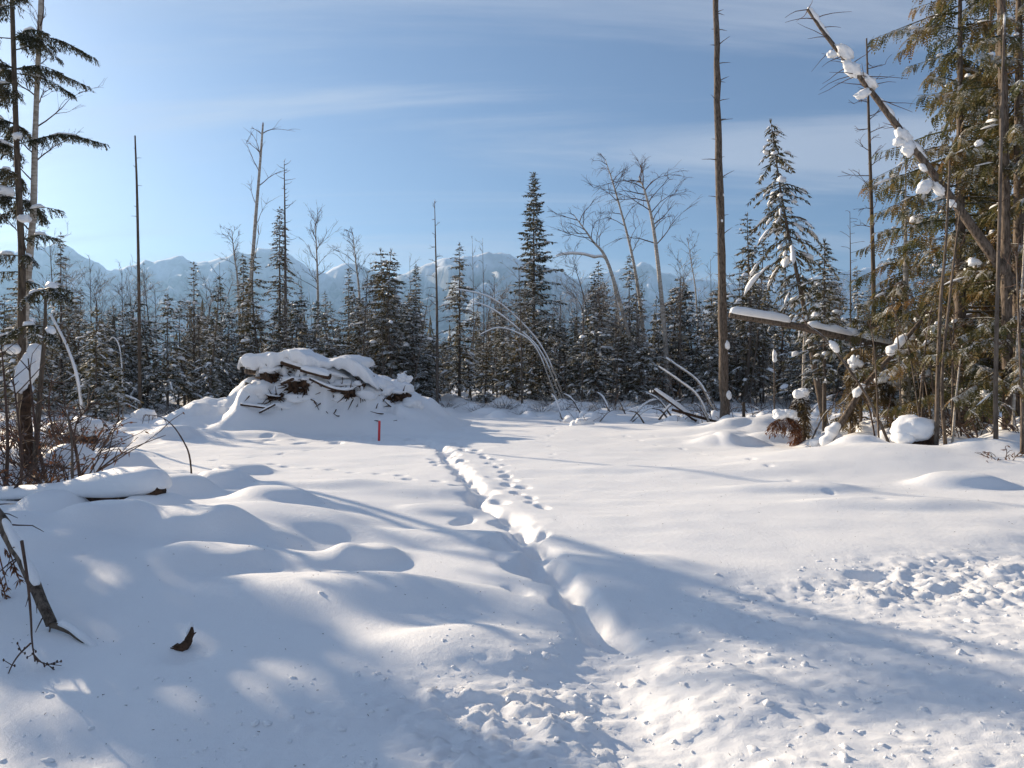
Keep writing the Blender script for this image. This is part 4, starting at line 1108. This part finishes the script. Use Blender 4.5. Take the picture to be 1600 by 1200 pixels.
def left_top():
    D = 11.2; W = [at(x, y, D) for x, y in [(52, 745), (62, 620), (70, 520), (71, 455)]]; W[0].z = gz(W[0].x, D) - .1
    b = W[0].copy(); root = empty('fir_tree', b); tag(root, 'thin dark broken-topped fir with a tuft of boughs at its tip before the birch', 'tree')
    sp = curve([w - b for w in W], 16); T = MB(); tube(T, sp, [.045 - .0018 * i for i in range(16)], 8, True, .06, random.Random(4)); T.build('trunk', M['bark'], root)
    rnd = random.Random(33); C, S = MB(), MB()
    for x, y, d in [(112, 470, 0), (95, 462, -.4), (45, 465, .3), (15, 520, 0), (110, 455, .4), (90, 540, -.2), (30, 475, -.4)]:
        needle_bough(C, S, at(70, 452 if y < 500 else 510, D) - b, at(x, y, D + d) - b, rnd, hang=.24)
    C.build('crown', M['dark_fir'], root, False); S.build('snow_load', M['snow_soft'], root)
left_top()

def snag():
    D = 11.6; W = [at(x, y, D) for x, y in [(47, 745), (43, 690), (40, 640), (46, 600)]]; W[0].z = gz(W[0].x, D) - .1
    b = W[0].copy(); root = empty('snow_snag', b); tag(root, 'jagged dark snag carrying a tall tilted block of snow', 'stump')
    T = MB(); tube(T, curve([w - b for w in W], 10), [.10, .095, .09, .085, .08, .08, .075, .07, .06, .03], 9, True, .18, random.Random(6)); T.build('trunk', M['wood_dark'], root)
    for x, y, sx, sz, t in [(44, 578, .15, .40, .42)]:
        m = MB(); blob(m, (0, 0, 0), sx, sx * .8, sz, 0, -t, 4, .30, 1.5, x, .95); blob(m, (.12, 0, .27), .12, .12, .13, 0, 0, 3, .3, 1.5, 3, .9); blob(m, (-.12, 0, -.24), .15, .13, .14, 0, 0, 3, .3, 1.5, 5, .9); m.build('snow_clump', M['snow_soft'], root, loc=at(x, y, D) - b)
snag()

for k, (P, D, r, lab) in enumerate([
    ([(118, 800), (113, 740), (112, 690), (104, 640)], 9.0, .022, 'mottled upright sapling standing just behind the snow-topped log'),
    ([(128, 760), (118, 700), (108, 660), (100, 630)], 11.0, .028, 'leaning grey sapling behind the mottled upright one'),
    ([(8, 770), (12, 700), (8, 610), (2, 540)], 10.4, .03, 'dark upright sapling left of the jagged snag'),
    ([(78, 765), (60, 700), (52, 640), (44, 560)], 10.6, .03, 'dark sapling leaning left beside the jagged snag'),
    ([(30, 800), (34, 720), (28, 650), (20, 590)], 9.6, .022, 'thin dark sapling rising before the jagged snag'),
    ([(95, 740), (88, 690), (76, 640), (82, 585)], 12.5, .025, 'crooked dark sapling behind the jagged snag'),
    ([(5, 800), (40, 745), (78, 770), (105, 800)], 8.8, .02, 'low arched brown branch over the snow-topped log'),
    ([(112, 700), (120, 660), (135, 640), (142, 622)], 12.0, .016, 'thin dark shoot forking right above the left-hand hummocks')]):
    stick('sapling', P, D, r, .008, lab, 'twig' if k != 0 else 'bark_frost', twigs=12, seed=70 + k)

def arc_sapling():
    D = 13.0; X, Y = gp(300, 737, .12); W = [Vector((X, Y, gz(X, Y) - .08)), at(296, 712, Y), at(284, 685, Y + .05), at(268, 663, Y + .1), at(250, 651, Y + .15), at(228, 648, Y + .2)]
    b = W[0].copy(); root = empty('bent_sapling', b); tag(root, 'lone thin sapling arching left out of the smooth snow', 'tree')
    T = MB(); sp = curve([w - b for w in W], 20); tube(T, sp, [.016 - .0006 * i for i in range(20)], 6, True, .1); T.build('trunk', M['twig'], root)
    B = MB(); rnd = random.Random(2)
    for i in (14, 16, 17, 18, 19, 19, 19):
        d = Vector((rnd.uniform(-.6, .2), rnd.uniform(-.3, .3), rnd.uniform(-.5, .1))); tube(B, [sp[i], sp[i] + d * .12, sp[i] + d * .2 + Vector((0, 0, -.06))], [.007, .005, .003], 4, False)
    B.build('twigs', M['twig'], root)
arc_sapling()

# snow-topped log on the bank
def snowy_log():
    D = 8.3
    a_, b_ = at(-60, 800, D + .9), at(252, 797, D - .2)
    a_.z = gz(a_.x, a_.y) - .12; b_.z = gz(b_.x, b_.y) + .02
    c = (a_ + b_) / 2; root = empty('snowy_log', (c.x, c.y, gz(c.x, c.y))); tag(root, 'fallen log on the bank under a thick square-ended loaf of snow', 'log')
    o = Vector(root.location); a2, b2 = a_ - o, b_ - o
    T = MB(); tube(T, [a2.lerp(b2, i / 9) + Vector((0, 0, .02 * math.sin(i))) for i in range(10)], .085, 10, True, .12, random.Random(4)); T.build('trunk', M['wood_dark'], root)
    S = MB(); snow_ridge(S, [a2.lerp(b2, .02 + .99 * i / 23) + Vector((0, .04, .07)) for i in range(24)], [.17 + .08 * sst(.5, .85, i / 23) for i in range(24)], [.12 + .13 * sst(.45, .8, i / 23) for i in range(24)], 3, 16, .12, .42); S.build('snow_cap', M['snow_soft'], root)
    for k in range(4):
        p = b2 + Vector((-.1 - .12 * k, -.03, -.06)); m = MB(); tube(m, [p, p + Vector((.01, -.03, -.03)), p + Vector((.03, -.05, -.06))], [.014, .010, .004], 5); m.build('branch_stub', M['wood_dark'], root)
snowy_log()

# broken bough and twigs in the left foreground
def broken_bough():
    D = 5.0; W = [at(-60, 770, D + .6), at(-10, 800, D + .35), at(22, 850, D + .2), at(50, 905, D), at(80, 975, D - .15)]
    b = W[-1].copy(); b.z = gz(b.x, b.y); root = empty('broken_bough', b); tag(root, 'broken brown bough with snow along it leaning into the shaded bank', 'branch')
    sp = curve([w - b for w in W], 18); T = MB(); tube(T, sp, [.050 - .0010 * i for i in range(18)], 9, True, .14, random.Random(5)); T.build('limb', M['bark_pole'], root)
    m = MB(); tp = curve([sp[-1], at(105, 985, D - .2) - b, at(128, 1002, D - .3) - b, at(150, 1020, D - .35) - b], 8); tube(m, tp, [.022, .02, .017, .014, .012, .01, .008, .006], 6, True, .1); m.build('limb', M['bark'], root)
    S = MB(); snow_ridge(S, [p + Vector((0, 0, .035)) for p in sp[6:15]], .030, .035, 4, 7, .7, .3); S.build('snow_strip', M['snow_soft'], root)
    S = MB(); snow_ridge(S, [p + Vector((.01, 0, .022)) for p in tp[1:]], .022, .022, 6, 7, .6, .3); S.build('snow_strip', M['snow_soft'], root)
    rnd = random.Random(12); B = MB()
    for k in range(22):
        i = rnd.randrange(2, 18); d = Vector((rnd.uniform(-.6, 1), rnd.uniform(-.7, .3), rnd.uniform(-.9, .4))).normalized(); L = rnd.uniform(.05, .28); q = [sp[i]]
        for s in range(3):
            d = (d + Vector((rnd.uniform(-.3, .3), rnd.uniform(-.3, .3), rnd.uniform(-.4, .1)))).normalized(); q.append(q[-1] + d * L / 3)
        tube(B, q, [.007, .005, .004, .002], 4, False)
    B.build('twigs', M['twig'], root)
broken_bough()

def bud_twig():
    D = 4.4; P = [at(34, 845, D + .1), at(43, 905, D), at(48, 960, D - .05), at(50, 1000, D - .1), at(54, 1030, D - .1)]
    P2 = [at(48, 1005, D - .1), at(28, 1025, D - .12), at(14, 1050, D - .15), at(5, 1085, D - .15)]; P3 = [at(50, 1020, D - .1), at(65, 1035, D - .1), at(80, 1038, D - .1), at(96, 1040, D - .1)]
    b = Vector((P[0].x, P[0].y, P[-1].z)); root = empty('budding_twig', b); tag(root, 'thin dark twig with small buds hanging from the broken bough over shaded snow', 'twig')
    rnd = random.Random(9); T, Bd = MB(), MB()
    for Q, r in ((P, .010), (P2, .006), (P3, .005)):
        sp = curve([q - b for q in Q], 14); tube(T, sp, [r * (1 - .05 * i) for i in range(14)], 5, False)
        for k in range(9 if Q is not P else 4):
            i = rnd.randrange(3 if Q is not P else 9, 14); d = Vector((rnd.uniform(-1, 1), rnd.uniform(-.5, .5), rnd.uniform(-.6, .9))).normalized(); l = rnd.uniform(.015, .06)
            tube(T, [sp[i], sp[i] + d * l], [.003, .002], 4, False); blob(Bd, sp[i] + d * l, .006, .006, .010, 0, 0, 1, .1, 1, k, 1)
    T.build('stem', M['twig'], root); Bd.build('buds', M['twig'], root)
bud_twig()

def dead_spray():
    D = 5.4; b = at(-25, 900, D); b.z = gz(b.x, b.y); root = empty('dead_bough', b); tag(root, 'rust-brown dead cedar spray hanging behind the broken bough', 'branch')
    rnd = random.Random(8); C, S = MB(), MB()
    for x0, y0, x1, y1 in [(-30, 800, 12, 920), (-30, 850, 18, 960), (-20, 800, 30, 905), (-40, 820, 5, 970)]:
        q = at(x0, y0, D) - b; e = at(x1, y1, D - .1) - b; tube(C, [q, q.lerp(e, .5) + Vector((.02, 0, .03)), e], [.01, .007, .003], 4, False)
        for k in range(26):
            s = rnd.uniform(.3, 1); p = q.lerp(e, s); d = ((e - q).normalized() + Vector((rnd.uniform(-.8, .8), rnd.uniform(-.6, .6), rnd.uniform(-.5, .2)))).normalized(); l = rnd.uniform(.03, .09)
            f = d.cross(Vector((rnd.uniform(-1, 1), rnd.uniform(-1, 1), .3))).normalized(); kite(C, p, d, f, .014, l); kite(C, p, (d + f * .5).normalized(), d.cross(f), .012, l * .8)
    C.build('spray', M['dead_needles'], root, False)
dead_spray()

def root_stub():
    X, D = gp(285, 985, .08); b = Vector((X, D, gz(X, D) - .02)); root = empty('root_stub', b); tag(root, 'small curved black root stub poking out of the shaded snow bank', 'root')
    T = MB(); sp = curve([(-.06, .08, -.06), (-.03, .0, .0), (.02, -.02, .03), (.055, -.02, .08), (.07, -.02, .15)], 12); tube(T, sp, [.03, .034, .036, .034, .032, .03, .029, .027, .024, .02, .014, .006], 9, True, .25, random.Random(3)); T.build('stem', M['wood_dark'], root)
    for p, d in [((.03, -.03, .04), (-.07, -.03, .0)), ((.07, -.02, .10), (.03, -.01, .02)), ((-.01, -.02, .01), (-.05, -.02, .015))]:
        m = MB(); tube(m, [p, (p[0] + d[0], p[1] + d[1], p[2] + d[2])], [.012, .003], 5); m.build('spur', M['wood_dark'], root)
    m = MB(); blob(m, (0, 0, 0), .022, .025, .05, 0, -.3, 2, .2, 1.5, 3, .8); m.build('snow_cap', M['snow_soft'], root, loc=(.045, 0, .125))
root_stub()

# ------------------------------------------------------------------ red stake
def stake():
    X, D = gp(592, 688); b = Vector((X, D, gz(X, D))); root = empty('survey_stake', b); tag(root, 'red-painted survey stake standing in the trampled snow by the log pile', 'stake')
    m = MB(); w, t, h = .03, .018, .58
    for z0, z1, k0, k1 in [(-.25, h, 1, 1), (h, h + .035, 1, .75)]:
        vs = [(sx * w * k, sy * t * k, z) for z, k in ((z0, k0), (z1, k1)) for sx, sy in ((-1, -1), (1, -1), (1, 1), (-1, 1))]
        m.add(vs, [(0, 1, 5, 4), (1, 2, 6, 5), (2, 3, 7, 6), (3, 0, 4, 7), (4, 5, 6, 7)])
    m.build('post', M['red'], root, False)
    m = MB(); blob(m, (0, 0, 0), .034, .026, .03, 0, 0, 2, .2, 1.5, 1, .5); m.build('snow_cap', M['snow_soft'], root, loc=(0, 0, h + .045))
    root.rotation_euler = (0, R(1.5), .4)
stake()

# ------------------------------------------------------------------ slash pile
def slash_pile():
    D = 24.0; b = Vector((px(490, D), D, 0)); root = empty('log_pile', b); tag(root, 'big slash pile of logs and stumps buried under snow behind the red stake', 'log pile')
    rnd = random.Random(14)
    def log(P, Ds, r, cap=None, mat='bark_pole', capw=1.25, seed=1):
        W = [at(x, y, d) - b for (x, y), d in zip(P, Ds)]
        sp = curve(W, 10) if len(W) > 2 else [W[0].lerp(W[1], i / 9) for i in range(10)]
        m = MB(); tube(m, sp, [r * rnd.uniform(.85, 1.1) for _ in sp], 11, True, .12, rnd); o = m.build('log', M[mat], root)
        if cap:
            S = MB(); snow_ridge(S, [p + Vector((0, 0, r * .75)) for p in sp], r * capw, cap, seed, 12, .45, .3, 5); S.build('snow_cap', M['snow_soft'], o)
    log([(377, 563), (470, 566)], [23.9, 24.6], .10, .22, seed=1)
    log([(383, 580), (450, 582)], [23.8, 24.6], .10, .17, seed=2)
    log([(384, 601), (440, 604)], [23.6, 24.4], .11, .19, seed=3)
    log([(388, 618), (430, 622)], [23.5, 24.2], .10, .15, seed=4)
    log([(440, 566), (516, 589)], [23.2, 22.9], .085, .17, 'wood_dark', 1.5, 5)
    log([(470, 578), (514, 590)], [22.8, 22.7], .06, .12, 'wood_dark', 1.3, 6)
    log([(484, 592), (520, 608), (545, 612)], [22.8, 22.7, 22.9], .05, .06, 'wood_dark', 1.2, 7)
    log([(376, 632), (420, 638)], [22.7, 22.6], .035, .05, 'wood_dark', 1.1, 8)
    log([(405, 645), (430, 632)], [22.6, 22.6], .03, .04, 'wood_dark', 1.1, 9)
    log([(440, 600), (458, 592)], [23.0, 22.6], .05, .05, 'wood_dark', 1.2, 10)
    log([(555, 588), (585, 588)], [23.6, 23.6], .03, .04, 'wood_dark', 1.1, 11)
    def face(x, y):                       # where a sight line meets the steep face of the mound
        Ds = np.arange(21.5, 26.3, .04); g = ground(px(x, Ds), Ds); z = CAM_H + (HOR - y) / FPX * Ds
        hit = np.nonzero(g > z)[0]
        return at(x, y, float(Ds[hit[0]]) if len(hit) else 24.3)
    # dark hollows: stumps and root wads seen between the snow pillows
    for x, y, sx, sz in [(420, 596, .36, .42), (437, 574, .22, .26), (462, 604, .42, .26), (479, 602, .22, .24), (525, 608, .5, .16), (545, 615, .22, .18), (563, 609, .18, .22), (624, 622, .32, .22), (606, 622, .14, .2), (432, 622, .26, .10), (452, 576, .2, .18)]:
        p = face(x, y) - b; m = MB(); blob(m, (0, 0, 0), sx * .8, .30, sz * 1.1, rnd.uniform(-.3, .3), rnd.uniform(-.5, .5), 3, .9, 3.0, x, 1); m.build('stump', M['wood_dark'], root, loc=p + Vector((0, .06, 0)))
        for q in range(9):
            a = rnd.uniform(0, 6.28); st = p + Vector((math.cos(a) * sx * .6, -.12, math.sin(a) * sz * .6)); e = st + Vector((math.cos(a) * rnd.uniform(.1, .35), rnd.uniform(-.3, 0), math.sin(a) * .2 + rnd.uniform(-.1, .15)))
            m = MB(); tube(m, [st, st.lerp(e, .5) + Vector((0, 0, rnd.uniform(-.04, .05))), e], [.022, .016, .006], 5, True, .1, rnd); m.build('root', M['wood_dark'], root)
        S = MB(); blob(S, (0, 0, 0), sx * 1.05, .34, sz * .5, rnd.uniform(-.2, .2), rnd.uniform(-.2, .2), 3, .35, 1.8, x + 3, .6); S.build('snow_pillow', M['snow_soft'], root, loc=p + Vector((rnd.uniform(-.1, .1), 0, sz * .85)))
    # snow pillows bulging from the face
    for x, y, sx, sz in [(402, 574, .42, .24), (447, 586, .26, .38), (472, 584, .24, .34), (490, 594, .24, .3), (404, 610, .42, .3), (500, 580, .8, .24), (540, 602, .4, .2), (528, 622, .5, .22), (572, 616, .42, .26),
                         (622, 606, .5, .30), (600, 612, .34, .28), (590, 604, .45, .28), (470, 622, .6, .22), (440, 634, .45, .22), (640, 632, .4, .2), (545, 568, .8, .3), (410, 592, .25, .3)]:
        p = face(x, y) - b; m = MB(); blob(m, (0, 0, 0), sx, .42, sz, rnd.uniform(-.2, .2), rnd.uniform(-.25, .1), 3, .40, 1.7, x * .31 + y, .9); m.build('snow_pillow', M['snow_soft'], root, loc=p + Vector((0, .16, 0)))
    for x, y, r in [(629, 590, .17), (638, 593, .12)]:
        m = MB(); clump(m, r, x, 1.1, 3); m.build('snow_pillow', M['snow_soft'], root, loc=at(x, y, 23.4) - b)
    NU, NV = 90, 22
    us_ = np.linspace(384, 600, NU); top = np.interp(us_, [384, 402, 440, 470, 482, 494, 510, 535, 552, 566, 580, 600], [559, 556, 552, 548.5, 548, 555, 561, 560, 561, 568, 578, 592])
    vs_ = []; fs_ = []
    for i, u in enumerate(us_):
        ztop = CAM_H + (HOR - top[i]) / FPX * 24.2; X_ = px(u, 24.2); e = min(1, i / 5, (NU - 1 - i) / 9)
        lip = 22.98 + .22 * float(vnoise(X_ * 1.6, 3.0, 5)) + .10 * float(vnoise(X_ * 4.5, 1.0, 6)) + .35 * (1 - e); hang = (.34 + .16 * float(vnoise(X_ * 2.2, 9.0, 7)) + .10 * float(vnoise(X_ * 6, 2.0, 8))) * (.4 + .6 * e)
        for j in range(NV):
            v = j / (NV - 1)
            if v < .4:                    # rounded lip
                a = v / .4 * math.pi * .62; yy = lip + .26 * (1 - math.sin(a + .15)) - .02; zz = ztop - hang * (.5 + .5 * math.cos(a * 1.6))
            else:
                w_ = (v - .4) / .6; yy = lip + .05 + w_ * 2.9; zz = ztop - .5 * w_ ** 3
            zz += (.11 * float(vnoise(X_ * 1.7, yy * 1.7, 9)) + .05 * float(vnoise(X_ * 4.5, yy * 4.5, 10))) * e - .3 * (1 - e) ** 2
            vs_.append((X_ - b.x, yy - b.y, zz))
    for i in range(NU - 1):
        for j in range(NV - 1):
            q = i * NV + j; fs_.append((q, q + NV, q + NV + 1, q + 1))
    m = MB(); m.add(vs_, fs_); m.build('snow_blanket', M['snow_soft'], root)
    for k in range(44):
        x = rnd.uniform(385, 650); y = 575 + (x - 395) * .15 + rnd.uniform(-8, 55); p = face(x, y) - b
        d = Vector((rnd.uniform(-1, 1), rnd.uniform(-1, -.1), rnd.uniform(-.6, .7))).normalized(); L = rnd.uniform(.15, .55); m = MB()
        tube(m, [p, p + d * L * .5 + Vector((0, 0, rnd.uniform(-.04, .04))), p + d * L], [.022, .016, .007], 5); m.build('branch', M['wood_dark'], root)
slash_pile()

# ------------------------------------------------------------------ snow-covered stumps and lumps
rl = random.Random(19)
for k, (x, y, D, s) in enumerate([(180, 705, 16.5, .42), (135, 700, 17, .5), (60, 715, 15, .45), (225, 658, 24, .5), (95, 690, 19, .5)]):
    root = empty('snow_stump', base(x, D, .05)); tag(root, ['low stump under a block of snow behind the lone arching sapling', 'wide snow-covered stump among the left-hand saplings', 'snow-covered stump close to the jagged snag', 'snow-covered stump at the foot of the thin straight dead pole', 'snow-covered stump behind the leaning snow-striped birch'][k], 'stump')
    m = MB(); tube(m, [(0, 0, -.15), (0, 0, .12), (.02, 0, .2)], [s * .5, s * .45, s * .4], 11, True, .15, rl); m.build('trunk', M['wood_dark'], root)
    m = MB(); blob(m, (0, 0, 0), s * .8, s * .7, s * .55, rl.uniform(0, 3), 0, 3, .35, 1.6, k * 7, .9); m.build('snow_cap', M['snow_soft'], root, loc=(0, 0, .22))
for k, (x0, y0, x1, y1, D, lab) in enumerate([(905, 640, 965, 640, 30, 'snow-covered log with dry grass in front of the forest wall'), (1022, 610, 1088, 658, 27, 'snow-topped fallen branch slanting down left of the tall bare pole'), (1050, 640, 1122, 660, 26.5, 'dark fallen pole lying on the snow left of the tall bare pole'),
                                              (1420, 565, 1600, 548, 22, 'snow-thick fallen trunk caught between the right-hand cedars'), (1490, 500, 1600, 470, 24, 'upper snow-thick fallen trunk in the right-hand wood')]):
    a_, b_ = at(x0, y0, D), at(x1, y1, D); c = (a_ + b_) / 2; root = empty('fallen_log', (c.x, c.y, min(gz(c.x, c.y), c.z))); tag(root, lab, 'log'); o = Vector(root.location)
    r = .05 if k in (1, 2) else (.10 if k == 0 else .13)
    if k == 0: a_.z = gz(a_.x, D) - .02; b_.z = gz(b_.x, D) - .06
    m = MB(); tube(m, [a_.lerp(b_, i / 7) - o for i in range(8)], r, 8, True, .1, rl); m.build('trunk', M['bark_pole' if k > 2 else 'wood_dark'], root)
    if k != 2:
        S = MB(); snow_ridge(S, [a_.lerp(b_, i / 11) - o + Vector((0, 0, r * .8)) for i in range(12)], r * (1.3 if k else 3.0), r * (2.0 if k > 1 else 2.6), k, 9, .35, .25); S.build('snow_cap', M['snow_soft'], root)

# snow crumbs thrown up on the driven snow
CR = MB(); rc = random.Random(23)
cx_, cy_ = [], []
for k in range(2600):
    y = rc.uniform(2.6, 7.2); x = rc.uniform(-.75, .75) * y
    line = 5.3 + (.55 if x > .5 else .75) * (x - .5)
    if y > line + rc.expovariate(2.5): continue
    cx_.append(x); cy_.append(y)
cz_ = ground(np.array(cx_), np.array(cy_))
for k, (x, y, z) in enumerate(zip(cx_, cy_, cz_)):
    s = min(.028, .003 + rc.expovariate(210)); blob(CR, (x, y, z - s * .1), s * rc.uniform(.9, 1.8), s, s * rc.uniform(.5, .9), rc.uniform(0, 3), 0, 2 if s > .012 else 1, .7, 1.7, k, 1)
tag(CR.build('snow_crumbs', M['snow_soft']), 'crumbs of snow scattered over the driven snow', kind='stuff')

# bark flecks and needles blown on to the snow
LT = MB(); rl2 = random.Random(31); lx, ly = [], []
for k in range(900):
    y = 2.7 + rl2.random() ** 1.6 * 18; lx.append(rl2.uniform(-.78, .78) * y); ly.append(y)
for k, (x, y, z) in enumerate(zip(lx, ly, ground(np.array(lx), np.array(ly)))):
    a = rl2.uniform(0, 6.28); l = rl2.uniform(.004, .016) * (1 if y < 8 else 1.6); d = Vector((math.cos(a), math.sin(a), rl2.uniform(-.1, .3)))
    tube(LT, [Vector((x, y, z + .001)), Vector((x, y, z + .003)) + d * l], [.0016, .001], 4, True)
tag(LT.build('forest_litter', M['wood_dark']), 'fine needles and bark flecks scattered on the snow', kind='stuff')

# trees outside the frame on the left that shade the foreground
for k, (X, D, H, Rb, cb, lab) in enumerate([(-10.95, 12.35, 5.9, 1.85, .03, 'bushy spruce just left of the shaded bank'), (-13.2, 11.6, 6.4, 1.8, .03, 'taller bushy spruce on the far side of the shaded bank'),
                                             (-13.3, 15.4, 6.2, .35, .6, 'slim spruce with a tufted top left of the shaded bank'), (-15.6, 15.5, 6.0, 1.4, .1, 'spruce on the rough ground far left of the clearing')]):
    conifer('spruce_tree', (X, D, gz(X, D) - .1), lab, seed=200 + k, H=H, Rb=Rb, cb=cb, droop=.35, dens=2.8, snow=.7, power=.55, kw=.09, gap=0.0)

# ------------------------------------------------------------------ air
m, nt, b = new_mat('haze'); nt.nodes.remove(b)
vol = add(nt, 'ShaderNodeVolumePrincipled'); vol.inputs['Color'].default_value = (.33, .60, 1.0, 1); vol.inputs['Density'].default_value = 1.0e-4; vol.inputs['Anisotropy'].default_value = 0.32
nt.links.new(vol.outputs[0], nt.nodes['Material Output'].inputs['Volume'])
mb = MB(); X0, X1, Y0, Y1, Z0, Z1 = -11500, 13500, -1200, 9200, -130, 1275
mb.add([(x, y, z) for z in (Z0, Z1) for x, y in ((X0, Y0), (X1, Y0), (X1, Y1), (X0, Y1))], [(3, 2, 1, 0), (4, 5, 6, 7), (0, 1, 5, 4), (1, 2, 6, 5), (2, 3, 7, 6), (3, 0, 4, 7)])
tag(mb.build('haze', m, smooth=False), 'thin bluish winter haze', kind='stuff')
